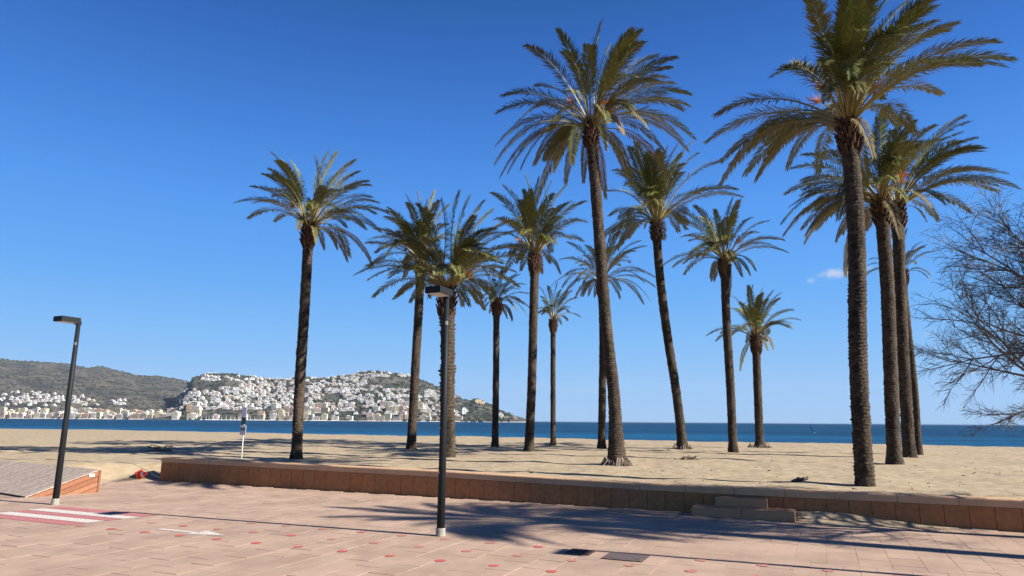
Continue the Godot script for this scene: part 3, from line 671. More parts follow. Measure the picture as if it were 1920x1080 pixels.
# ---------------------------------------------------------------- promenade, wall, steps
func build_promenade() -> void:
	var q := Shape.new()
	q.quad(spot(-80, -45, -0.012), spot(90, -45, -0.012), spot(90, 0.3, -0.012), spot(-80, 0.3, -0.012))
	var floor_mesh := single("promenade", q.mesh(), M.mortar)
	floor_mesh.set_meta("kind", "structure")
	var wide := 0.403
	var long := 0.567
	var gap := 0.010      # across the view
	var slit := 0.0030    # along it
	var tile := Shape.new()
	tile.slab(Vector3(wide - slit, 0.05, long - gap), 0.0015)
	var tile_mesh := tile.mesh()
	var short := Shape.new()
	short.slab(Vector3(wide - slit, 0.05, 0.35 - gap), 0.0015)
	var short_mesh := short.mesh()
	var turn := Basis(Vector3.UP, WALL_TURN)
	var spots := []
	var eye := Vector3(0, 0, 0)
	for i in 86:
		var s := 15.09 + (i - 46) * wide
		for j in 13:     # seaward of the narrow band up to the wall
			var u := -4.70 + (j + 0.5) * long - (0.5 * long if i % 2 else 0.0)
			if u + long * 0.5 < 0.15 and u - long * 0.5 > -4.72:
				spots.append([s + wide * 0.5, u, 0])
		if i % 2:        # close the staggered rows with short pieces at the band
			spots.append([s + wide * 0.5, -4.70 + 0.14, 2])
		spots.append([s, -4.875, 1])
		for j in 10:
			var u := -5.05 - (j + 0.5) * long - (0.5 * long if i % 2 else 0.0)
			spots.append([s + wide * 0.5, u, 0])
		if i % 2:
			spots.append([s + wide * 0.5, -5.05 - 0.1417, 2])
	var half := Shape.new()
	half.slab(Vector3(wide - slit, 0.05, long * 0.5 - gap), 0.0015)
	var meshes := [tile_mesh, short_mesh, half.mesh()]
	var rng := RandomNumberGenerator.new()
	rng.seed = 12
	var seen := []
	var rest := Shape.new()
	for t in spots:
		var p := spot(t[0], t[1])
		if t[0] < 1.9 and t[0] > -60.0 and sand_edge(t[1]) - t[0] > 0.35:
			continue
		var in_view := absf(p.x) < -p.z * 0.76 and p.z < -8.3
		seen.append([p.distance_to(eye) if in_view else 1000.0 + p.length(), t, p])
	seen.sort_custom(func(a, b): return a[0] < b[0])
	for k in seen.size():
		var t: Array = seen[k][1]
		var lift := rng.randf_range(-0.0015, 0.0015)
		var tilt := turn * Basis.from_euler(Vector3(rng.randf_range(-0.004, 0.004), rng.randf_range(-0.004, 0.004), rng.randf_range(-0.004, 0.004)))
		var at := Transform3D(tilt, seen[k][2] + Vector3.UP * lift)
		if k < 300:
			part("tile", meshes[t[2]], M.tiles[rng.randi() % 6], floor_mesh, at)
		else:
			rest.at = at
			var w: float = [long, 0.35, long * 0.5][t[2]]
			rest.tint = Color(1, 1, 1) * rng.randf_range(0.93, 1.0)
			rest.slab(Vector3(wide - slit, 0.05, w - gap), 0.0015)
	var o := part("far_tiles", rest.mesh(), M.far_tile, floor_mesh)
	o.set_meta("kind", "stuff")
	# red dots in three rows, the painted crossing and the arrow
	var dot := Shape.new()
	for i in 20:
		dot.tri(Vector3.ZERO, Vector3(cos(TAU * (i + 1) / 20), 0, sin(TAU * (i + 1) / 20)) * 0.077, Vector3(cos(TAU * i / 20), 0, sin(TAU * i / 20)) * 0.077)
	var dot_mesh := dot.mesh()
	for r in 3:
		for i in 19:
			var s := 6.70 + i * 0.803
			if r == 1 and i < 1 or r == 2 and i < 3:
				continue
			if r == 2 and i == 11:
				continue
			var u := -7.02 + 0.022 * (s - 6.7) + r * 0.775
			var k := rng.randf_range(0.88, 1.05)
			part("painted_dot", dot_mesh, M.dot_paint if r == 0 or rng.randf() < 0.15 else M.dot_worn, floor_mesh, Transform3D(turn * Basis.from_scale(Vector3(k, 1, k)), spot(s, u, 0.0055)))
	for b in [[-7.09, -6.76, 2], [-6.74, -6.43, 1], [-6.41, -6.12, 2], [-6.10, -5.79, 1], [-5.77, -5.45, 2]]:
		q = Shape.new()
		var s1: float = 6.42 + (b[0] + 7.09) * 0.17
		q.quad(spot(3.66, b[0], 0.0055), spot(s1, b[0], 0.0055), spot(s1 + 0.06, b[1], 0.0055), spot(3.74, b[1], 0.0055))
		var stripe := part("crossing_stripe", q.mesh(), M.white_paint if b[2] == 1 else M.red_paint, floor_mesh)
		stripe.set_meta("label", "white painted crossing stripe" if b[2] == 1 else "red painted crossing stripe")
	q = Shape.new()
	q.quad(spot(8.22, -6.70, 0.0056), spot(9.22, -6.70, 0.0056), spot(9.22, -6.60, 0.0056), spot(8.22, -6.60, 0.0056))
	q.tri(spot(9.05, -6.83, 0.0056), spot(9.74, -6.64, 0.0056), spot(9.15, -6.43, 0.0056))
	var arrow := part("direction_arrow", q.mesh(), M.white_paint, floor_mesh)
	arrow.set_meta("label", "white painted arrow pointing along the promenade")

func cap_mesh(length: float, h0: float, h1: float, deep: float, thick: float) -> ArrayMesh:
	var q := Shape.new()
	var b := 0.018
	var l := length * 0.5
	var prof := [Vector2(0, -thick), Vector2(0, -b * 1.4), Vector2(b * 0.4, -b * 0.4), Vector2(b * 1.5, 0), Vector2(deep - b, 0), Vector2(deep, -b), Vector2(deep, -thick)]
	for i in prof.size():
		var p: Vector2 = prof[i]
		var r: Vector2 = prof[(i + 1) % prof.size()]
		q.quad(Vector3(-l, h0 + p.y, -p.x), Vector3(l, h1 + p.y, -p.x), Vector3(l, h1 + r.y, -r.x), Vector3(-l, h0 + r.y, -r.x))
		if i > 0 and i < prof.size() - 1:
			q.tri(Vector3(-l, h0 + prof[0].y, -prof[0].x), Vector3(-l, h0 + p.y, -p.x), Vector3(-l, h0 + r.y, -r.x))
			q.tri(Vector3(l, h1 + prof[0].y, -prof[0].x), Vector3(l, h1 + r.y, -r.x), Vector3(l, h1 + p.y, -p.x))
	return q.mesh()

func build_wall() -> void:
	var w := base("sea_wall", spot(0, 0), WALL_TURN)
	tag(w, "long low terracotta stone wall between the promenade and the sand", "wall")
	var rng := RandomNumberGenerator.new()
	rng.seed = 77
	var core := Shape.new()
	for i in 28:
		var h := minf(wall_top(i), wall_top(i + 1)) - 0.12
		core.box(Vector3(i + 0.5, h * 0.5 - 0.1, -0.24), Vector3(1.0, h + 0.2, 0.36))
	part("core", core.mesh(), M.joint, w)
	var s := 0.0
	var i := 0
	while s < 27.5:
		var l := 1.0
		part("cap_stone", cap_mesh(l - 0.008, wall_top(s), wall_top(s + l), 0.46, 0.143), M.cap, w, Transform3D(Basis.IDENTITY, Vector3(s + l * 0.5, 0, 0.012)))
		s += l
		i += 1
	var face := Shape.new()
	face.slab(Vector3(0.392, 0.07, 1.0), 0.004)
	var mesh := face.mesh()
	var up := Basis(Vector3.RIGHT, PI / 2)    # the top of the slab faces the promenade
	for k in 69:
		var x := k * 0.399 + 0.2
		var h := wall_top(x) - 0.149
		part("facing_stone", mesh, M.blocks[rng.randi() % 5], w, Transform3D(up * Basis.from_scale(Vector3(1, 1, h + 0.03)), Vector3(x, (h - 0.03) * 0.5, rng.randf_range(-0.003, 0.004))))
	var st := base("steps", spot(17.2, 0), WALL_TURN)
	tag(st, "two terracotta stone steps set against the low wall", "steps")
	for b in [[-0.50, 0.97, 0.62, 0.0, 0.18, 0], [0.485, 0.985, 0.62, 0.0, 0.18, 1], [-0.045, 1.0, 0.29, 0.184, 0.18, 3]]:
		var q := Shape.new()
		q.at = Transform3D(Basis.IDENTITY, Vector3(b[0], b[3] + b[4], b[2] * 0.5 + 0.002))
		q.slab(Vector3(b[1], b[4] - 0.003, b[2]), 0.014)
		part("step_stone", q.mesh(), M.step, st)

# ---------------------------------------------------------------- street furniture and small things
func build_lamp(s: float, u: float, label: String) -> void:
	var t := base("street_lamp", spot(s, u), WALL_TURN)
	tag(t, label, "street lamp", "lamps along the promenade")
	var q := Shape.new()
	q.tube(Vector3(0, 0.1, 0), Vector3(0, 4.06, 0), 0.068, 0.046, 20)
	part("pole", q.mesh(true), M.iron, t)
	q = Shape.new()
	q.at = Transform3D(Basis.IDENTITY, Vector3(0, 4.13, 0.27))
	q.slab(Vector3(0.30, 0.115, 0.44), 0.010)
	part("lamp_head", q.mesh(), M.iron, t)
	q = Shape.new()
	q.box(Vector3(0, 4.03, 0.02), Vector3(0.10, 0.08, 0.12))
	part("bracket", q.mesh(), M.iron, t)
	q = Shape.new()
	q.box(Vector3(0, 4.012, 0.27), Vector3(0.24, 0.012, 0.35))
	part("lens", q.mesh(), M.lens, t)
	q = Shape.new()
	q.tube(Vector3(0, -0.01, 0), Vector3(0, 0.13, 0), 0.083, 0.075, 18)
	part("base_collar", q.mesh(), M.concrete, t)
	for k in [[3.55, 0.7, 0.045, 0.07, 0], [1.02, -0.5, 0.014, 0.03, 0], [0.9, -0.8, 0.012, 0.025, 0], [1.75, -0.6, 0.016, 0.025, 0]]:
		q = Shape.new()
		var r := lerpf(0.068, 0.046, k[0] / 4.06) + 0.003
		for i in 5:
			var a: float = k[1] + (i - 2.5) * k[2] * 5.0
			var b: float = a + k[2] * 5.0
			q.quad(Vector3(sin(a) * r, k[0] - k[3] * 0.5, cos(a) * r), Vector3(sin(b) * r, k[0] - k[3] * 0.5, cos(b) * r), Vector3(sin(b) * r, k[0] + k[3] * 0.5, cos(b) * r), Vector3(sin(a) * r, k[0] + k[3] * 0.5, cos(a) * r))
		part("sticker", q.mesh(), M.grey_sticker if k[0] > 3.0 else M.sticker, t)

func build_ramp() -> void:
	# its own axes: x along the low edge to the left, z up the slope
	var side := Vector3(-0.82, 0, -0.572).normalized()
	var rise := Vector3(0.572, 0, -0.82).normalized()
	var t := base("wooden_ramp", Vector3(-11.58, 0, -16.96))
	t.basis = Basis(side, Vector3.UP, rise)
	tag(t, "broad grey plank ramp with reddish boarded side leading onto the sand", "ramp")
	var run := 1.60
	var top := 0.55
	var slope := Basis(Vector3.RIGHT, -atan2(top, run))
	var l := sqrt(run * run + top * top)
	var rng := RandomNumberGenerator.new()
	rng.seed = 8
	for i in 46:
		var q := Shape.new()
		q.slab(Vector3(0.138, 0.028, l + rng.randf_range(-0.006, 0.012)), 0.004)
		part("deck_plank", q.mesh(), M.deck if rng.randf() < 0.5 else M.deck2, t, Transform3D(slope, Vector3(0.07 + i * 0.142, top * 0.5 + 0.02 + rng.randf_range(-0.002, 0.002), run * 0.5)))
	var k := 0
	var a := 0.022
	while a < top - 0.02:
		var b := minf(a + 0.118, top)
		var q := Shape.new()
		var xa := a / top * run
		var xb := minf(b / top * run, run)
		for x in [-0.022, 0.012]:
			var o := Vector3(x, 0, 0)
			var p := [o + Vector3(0, 0, xa), o + Vector3(0, 0, xb), o + Vector3(0, top - b, run), o + Vector3(0, top - a, run)]
			q.quad(p[0], p[1], p[2], p[3])
		q.quad(Vector3(-0.022, 0, xa), Vector3(0.012, 0, xa), Vector3(0.012, top - a, run), Vector3(-0.022, top - a, run))
		q.quad(Vector3(-0.022, 0, xb), Vector3(-0.022, top - b, run), Vector3(0.012, top - b, run), Vector3(0.012, 0, xb))
		part("side_board", q.mesh(), M.planks[k % 3], t, Transform3D(Basis.IDENTITY, Vector3(-0.004 * (k % 2), 0, 0)))
		a = b + 0.012
		k += 1
	var q2 := Shape.new()
	q2.box(Vector3(-0.015, top * 0.5 - 0.05, run + 0.025), Vector3(0.06, top + 0.1, 0.05))
	part("corner_post", q2.mesh(), M.planks[1], t)
	q2 = Shape.new()
	q2.box(Vector3(3.3, top * 0.5 - 0.06, run + 0.02), Vector3(6.4, top - 0.02, 0.03))
	part("back_board", q2.mesh(), M.planks[0], t)
	q2 = Shape.new()
	q2.box(Vector3(-0.034, top - 0.115, run - 0.17), Vector3(0.006, 0.075, 0.13))
	part("notice", q2.mesh(), M.sticker, t)
	q2 = Shape.new()
	q2.box(Vector3(3.25, 0.01, -0.012), Vector3(6.5, 0.034, 0.03))
	part("edge_strip", q2.mesh(), M.rubber, t)

func build_small_things() -> void:
	var turn := Basis(Vector3.UP, WALL_TURN)
	# drain grate
	var g := base("drain_grate", spot(15.45, -5.43, 0.004), WALL_TURN)
	tag(g, "small rusty slotted drain grate in the paving", "grate")
	var q := Shape.new()
	q.box(Vector3(0, -0.002, 0), Vector3(0.34, 0.006, 0.31))
	part("pit", q.mesh(), M.pit, g)
	q = Shape.new()
	for x in [-0.175, 0.175]:
		q.box(Vector3(x, 0.0, 0), Vector3(0.02, 0.02, 0.35))
	for z in [-0.165, 0.165]:
		q.box(Vector3(0, 0.0005, z), Vector3(0.33, 0.02, 0.02))
	part("frame", q.mesh(), M.rust, g)
	for i in 8:
		q = Shape.new()
		q.box(Vector3(-0.1505 + i * 0.043, 0.003, 0), Vector3(0.022, 0.014, 0.31))
		part("bar", q.mesh(), M.rust, g)
	g = base("access_cover", spot(16.145, -5.50, 0.002), WALL_TURN)
	tag(g, "flat brownish grey metal access cover in the paving", "cover")
	q = Shape.new()
	q.at = Transform3D(Basis.IDENTITY, Vector3(0, 0.009, 0))
	q.slab(Vector3(0.52, 0.012, 0.45), 0.003)
	part("plate", q.mesh(), M.plate, g)
	q = Shape.new()
	for x in [-0.277, 0.277]:
		q.box(Vector3(x, 0.0, 0), Vector3(0.02, 0.018, 0.51))
	for z in [-0.245, 0.245]:
		q.box(Vector3(0, 0.0005, z), Vector3(0.534, 0.018, 0.02))
	part("frame", q.mesh(), M.rust, g)
	for x in [-0.18, 0.18]:
		q = Shape.new()
		q.box(Vector3(x, 0.0095, 0.12), Vector3(0.05, 0.002, 0.018))
		part("lifting_slot", q.mesh(), M.pit, g)
	# toppled traffic cone at the end of the wall
	g = base("traffic_cone", spot(-0.62, -0.2, 0.03))
	tag(g, "toppled red traffic cone lying at the end of the low wall", "traffic cone")
	g.rotation.y = -0.5
	var lie := Transform3D(Basis(Vector3.BACK, -PI / 2 + 0.16).scaled(Vector3.ONE * 0.8), Vector3(-0.02, 0.132, 0))
	q = Shape.new()
	q.at = lie
	q.tube(Vector3(0, 0.02, 0), Vector3(0, 0.17, 0), 0.145, 0.105, 18, false)
	q.tube(Vector3(0, 0.29, 0), Vector3(0, 0.44, 0), 0.075, 0.03, 18)
	part("cone", q.mesh(true), M.cone, g)
	q = Shape.new()
	q.at = lie
	q.tube(Vector3(0, 0.17, 0), Vector3(0, 0.29, 0), 0.106, 0.075, 18, false)
	part("pale_band", q.mesh(true), M.cone_band, g)
	q = Shape.new()
	q.at = lie
	q.box(Vector3(0, 0.0, 0), Vector3(0.33, 0.04, 0.33), Basis(Vector3.UP, 0.4))
	part("foot", q.mesh(), M.cone, g)
	# information post behind the wall
	g = base("information_sign", Vector3(-10.23, sand_level(su(Vector3(-10.23, 0, -26.66)).x, su(Vector3(-10.23, 0, -26.66)).y) - 0.05, -26.66), -0.25)
	tag(g, "narrow upright information sign on a white pole behind the wall", "sign")
	q = Shape.new()
	q.tube(Vector3(0.0, -0.2, -0.03), Vector3(0.0, 2.1, -0.03), 0.022, 0.022, 10)
	part("pole", q.mesh(true), M.pole_white, g)
	q = Shape.new()
	q.box(Vector3(0, 1.75, 0.015), Vector3(0.19, 0.36, 0.03))
	part("upper_panel", q.mesh(), M.sign_lilac, g)
	q = Shape.new()
	q.box(Vector3(0, 1.42, 0.015), Vector3(0.19, 0.28, 0.03))
	part("dark_panel", q.mesh(), M.sign_green, g)
	q = Shape.new()
	q.box(Vector3(0, 1.07, 0.015), Vector3(0.24, 0.36, 0.03))
	part("lower_panel", q.mesh(), M.sign_grey, g)
	for x in [-0.055, 0.055]:
		q = Shape.new()
		q.box(Vector3(x, 1.12, 0.034), Vector3(0.055, 0.11, 0.006), Basis(Vector3.BACK, -x * 4))
		part("pictogram", q.mesh(), M.rubber, g)
	# heap of dry branches on the sand
	var rng := RandomNumberGenerator.new()
	rng.seed = 31
	var at := Vector3(-15.64, 0, -31.15)
	at.y = sand_height(su(at).x, su(at).y)
	g = base("branch_heap", at)
	tag(g, "low heap of dry palm stalks lying on the sand", "branches")
	for i in 34:
		q = Shape.new()
		q.tint = Color(0.20, 0.145, 0.10) * rng.randf_range(0.6, 1.3)
		var a := rng.randf() * TAU
		var mid := Vector3(rng.randf_range(-0.55, 0.55), rng.randf_range(0.02, 0.24), rng.randf_range(-0.3, 0.3))
		var d := Vector3(cos(a), rng.randf_range(-0.25, 0.45), sin(a) * 0.7) * rng.randf_range(0.18, 0.42)
		q.tube(mid - d, mid + d, 0.018, 0.008, 5)
		part("stalk", q.mesh(), M.litter, g)
	for k in [[Vector3(6.75, 0, -26.52), 0.34, "dark driftwood scrap on the sand right of the thick leaning palm", "driftwood"], [Vector3(7.14, 0, -17.45), 0.26, "clump of dark litter on the sand against the wall top", "litter"]]:
		var p: Vector3 = k[0]
		p.y = sand_height(su(p).x, su(p).y)
		g = base("driftwood" if k[3] == "driftwood" else "litter_clump", p)
		tag(g, k[2], k[3])
		for i in 9:
			q = Shape.new()
			q.tint = Color(0.13, 0.10, 0.075) * rng.randf_range(0.6, 1.4)
			var a := rng.randf() * 1.2 - 0.6
			var mid: Vector3 = Vector3(rng.randf_range(-0.5, 0.5), rng.randf_range(0.0, 0.3), rng.randf_range(-0.3, 0.3)) * k[1]
			var d: Vector3 = Vector3(cos(a), rng.randf_range(-0.2, 0.5), sin(a)) * k[1] * 0.5
			q.tube(mid - d, mid + d, 0.05 * k[1] * 2.0, 0.02, 6)
			part("piece", q.mesh(), M.litter, g)
	# scraps of dry leaf and bark on the sand
	var scraps := Shape.new()
	for i in 520:
		var s := rng.randf_range(2.0, 34.0)
		var u := 0.6 + pow(rng.randf(), 1.6) * 22.0
		var p := spot(s, u, sand_height(s, u) + 0.004)
		var k := rng.randf_range(0.4, 1.0) * (1.0 if rng.randf() < 0.9 else 2.2)
		scraps.tint = Color(0.20, 0.145, 0.09) * rng.randf_range(0.4, 1.3)
		var b := Basis(Vector3.UP, rng.randf() * TAU)
		scraps.box(p, Vector3(0.07 * k, 0.02 * k, 0.025 * k), b * Basis(Vector3.BACK, rng.randf_range(-0.4, 0.4)))
	var sc := single("leaf_litter", scraps.mesh(), M.litter)
	tag(sc, "scraps of dry leaf and bark strewn over the sand under the palms", "litter")
	sc.set_meta("kind", "stuff")
	# buoy out on the water
	g = base("marker_buoy", Vector3(110.5, SEA_LEVEL, -255))
	tag(g, "small pale float with a leaning dark pole out on the sea", "buoy")
	q = Shape.new()
	q.tint = Color(0.22, 0.26, 0.30)
	q.tube(Vector3(0.3, -0.2, 0), Vector3(0.3, 0.3, 0), 0.4, 0.28, 12)
	part("float", q.mesh(), M.house, g)
	q = Shape.new()
	q.tint = Color(0.02, 0.03, 0.035)
	q.tube(Vector3(0.2, 0.4, 0), Vector3(-1.0, 2.4, 0), 0.16, 0.08, 8)
	part("pole", q.mesh(), M.house, g)

# ---------------------------------------------------------------- palms
func curve_at(path: Array, t: float) -> Vector3:
	var n := path.size() - 1
	var f := clampf(t, 0.0, 1.0) * n
	var i := mini(int(f), n - 1)
	var w := f - i
	var p0: Vector3 = path[maxi(i - 1, 0)]
	var p1: Vector3 = path[i]
	var p2: Vector3 = path[i + 1]
	var p3: Vector3 = path[mini(i + 2, n)]
	return p1.cubic_interpolate(p2, p0, p3, w)

func trunk_mesh(d: Dictionary, rng: RandomNumberGenerator) -> ArrayMesh:
	var path: Array = d.path
	var foot: Vector3 = path[0]
	var head: Vector3 = path[-1]
	var tall := head.y - foot.y + 0.3
	var shag: float = d.get("shag", 0.0)
	var ring := 0.085 + shag * 0.06
	var dy := ring / 4.5
	var rows := int(tall / dy)
	var around := 30
	var p := PackedVector3Array()
	var c := PackedColorArray()
	var amp := 0.038 + shag * 0.045
	var bulge: float = d.get("bulge", 0.35)
	var bulge_high: float = d.get("bulge_high", 0.25)
	for j in rows + 1:
		var y := -0.3 + j * dy
		var mid := curve_at(path, y / (tall - 0.3)) - foot
		mid.y = y
		var r: float = d.radius * 0.86 * (1.0 + bulge * exp(-maxf(y, 0.0) / bulge_high)) * (1.0 + 0.05 * noise.get_noise_2d(y * 1.7, d.seed * 9.0))
		if y > tall - 1.4:
			r *= 1.0 + 0.14 * smoothstep(tall - 1.4, tall - 0.5, y)
		var strong := clampf(0.75 + 0.9 * noise.get_noise_2d(y * 0.8, d.seed * 3.0 + 50.0), 0.5, 1.3)
		for i in around:
			var th := TAU * i / around
			var rough := noise2.get_noise_3d(cos(th) * 3.0 + d.seed, y * 7.0, sin(th) * 3.0)
			var drift := noise.get_noise_3d(cos(th) * 0.9 + d.seed, y * 0.9, sin(th) * 0.9)
			var phase := y / ring + drift * 0.7 + 40.0
			var ring_no := floori(phase)
			var v := phase - ring_no
			var around_at := th / TAU * 9.0 + (0.5 if ring_no % 2 else 0.0)
			var cell := floori(around_at) % 9
			var w := around_at - floorf(around_at) - 0.5
			var own := fposmod(sin(ring_no * 12.9898 + cell * 78.233 + d.seed) * 43758.5453, 1.0)
			var lip := pow(v, 1.4) * (1.0 - 2.4 * w * w) * lerpf(0.3, 1.3, own)
			var off: float = amp * strong * (lip - 0.35) + 0.016 * rough
			if shag > 0.0 and y > 1.2:
				off += shag * 0.05 * pow(v, 2.0) * maxf(0.0, own * 1.6 - 0.5)
			p.append(mid + Vector3(cos(th), 0, sin(th)) * (r + off))
			var k := 0.55 + 0.6 * drift + 0.3 * rough + 0.55 * own
			k = clampf(k, 0.25, 1.6)
			c.append(Color(0.092 * k, 0.068 * k, 0.048 * k))
	return grid_mesh(p, c, around, true)

func frond_mesh(tip: Vector3, green: Color, rng: RandomNumberGenerator, pairs: int, limp: float) -> ArrayMesh:
	var v := PackedVector3Array()
	var n := PackedVector3Array()
	var c := PackedColorArray()
	var flat := Vector3(tip.x, 0, tip.z)
	var l := tip.length()
	var climb := tip.y / l
	var out := flat.normalized() if flat.length() > 0.05 else Vector3.RIGHT
	var mid := tip * 0.5 + Vector3.UP * l * (0.09 + 0.25 * sqrt(maxf(0.0, 1.0 - climb * climb)))
	if climb < -0.1:
		mid += out * l * 0.22 * -climb + Vector3.UP * l * 0.12
	elif climb > 0.5:
		mid -= out * l * 0.10 * climb
	var bow := rng.randf_range(-0.05, 0.05) * l
	mid += out.cross(Vector3.UP) * bow
	var stalk := Color(0.24, 0.19, 0.085)
	var at := func(t: float) -> Vector3:
		return mid * 2.0 * t * (1.0 - t) + tip * t * t
	# the stalk
	var steps := 9
	for i in steps:
		var t0 := i / float(steps)
		var t1 := (i + 1.0) / steps
		var p: Vector3 = at.call(t0)
		var q: Vector3 = at.call(t1)
		var d := (q - p).normalized()
		var a := d.cross(Vector3.UP).normalized()
		if a.length() < 0.5:
			a = Vector3.RIGHT
		var b := d.cross(a)
		var r0 := lerpf(0.046, 0.007, sqrt(t0)) * l / 4.0 + 0.004
		var r1 := lerpf(0.046, 0.007, sqrt(t1)) * l / 4.0 + 0.004
		var k: Color = stalk.lerp(green, minf(t1 * 1.0, 1.0))
		for f in 3:
			var u := TAU * f / 3
			var w := TAU * (f + 1) / 3
			var e0 := a * cos(u) + b * sin(u)
			var e1 := a * cos(w) + b * sin(w)
			var m := (e0 + e1).normalized()
			v.append_array([p + e0 * r0, q + e1 * r1, p + e1 * r0, p + e0 * r0, q + e0 * r1, q + e1 * r1])
			n.append_array([m, m, m, m, m, m])
			c.append_array([k, k, k, k, k, k])
	# the leaflets
	for i in pairs:
		var k := pow((i + 0.5) / pairs, 0.85)
		var t := 0.23 + 0.77 * k
		var p: Vector3 = at.call(t)
		var d := (mid * 2.0 * (1.0 - 2.0 * t) + tip * 2.0 * t).normalized()
		var a := d.cross(Vector3.UP)
		a = a.normalized() if a.length() > 0.08 else out.cross(Vector3.UP)
		var up := a.cross(d)
		var reach := l * 0.132 * (0.55 + 0.5 * sin(PI * minf(k * 0.85 + 0.12, 1.0))) * (1.0 - 0.25 * pow(k, 6.0))
		for side in [-1.0, 1.0]:
			if rng.randf() < 0.04:
				continue
			var open := lerpf(0.92, 0.42, k) + rng.randf_range(-0.18, 0.16)
			var keel := rng.randf_range(-0.25, 0.75) * (1.0 - limp)
			var dir: Vector3 = d * cos(open) + (a * side * cos(keel) + up * sin(keel)) * sin(open)
			var len := reach * rng.randf_range(0.8, 1.15)
			var bend := (dir + Vector3(0.22, -0.24 - limp * 0.9, 0.06) * rng.randf_range(0.5, 1.2)).normalized()
			var wide := dir.cross(up).normalized() * (0.0035 * l + 0.004) * (0.85 + 0.3 * k)
			var face := dir.cross(wide).normalized()
			var h := p + dir * len * 0.5
			var e := h + bend * len * 0.55
			var g: Color = green * rng.randf_range(0.75, 1.3)
			v.append_array([p, h + wide, h - wide, h + wide, e, h - wide])
			n.append_array([face, face, face, face, face, face])
			c.append_array([g, g, g, g, g, g])
	var arr := []
	arr.resize(Mesh.ARRAY_MAX)
	arr[Mesh.ARRAY_VERTEX] = v
	arr[Mesh.ARRAY_NORMAL] = n
	arr[Mesh.ARRAY_COLOR] = c
	var m := ArrayMesh.new()
	m.add_surface_from_arrays(Mesh.PRIMITIVE_TRIANGLES, arr)
	return m

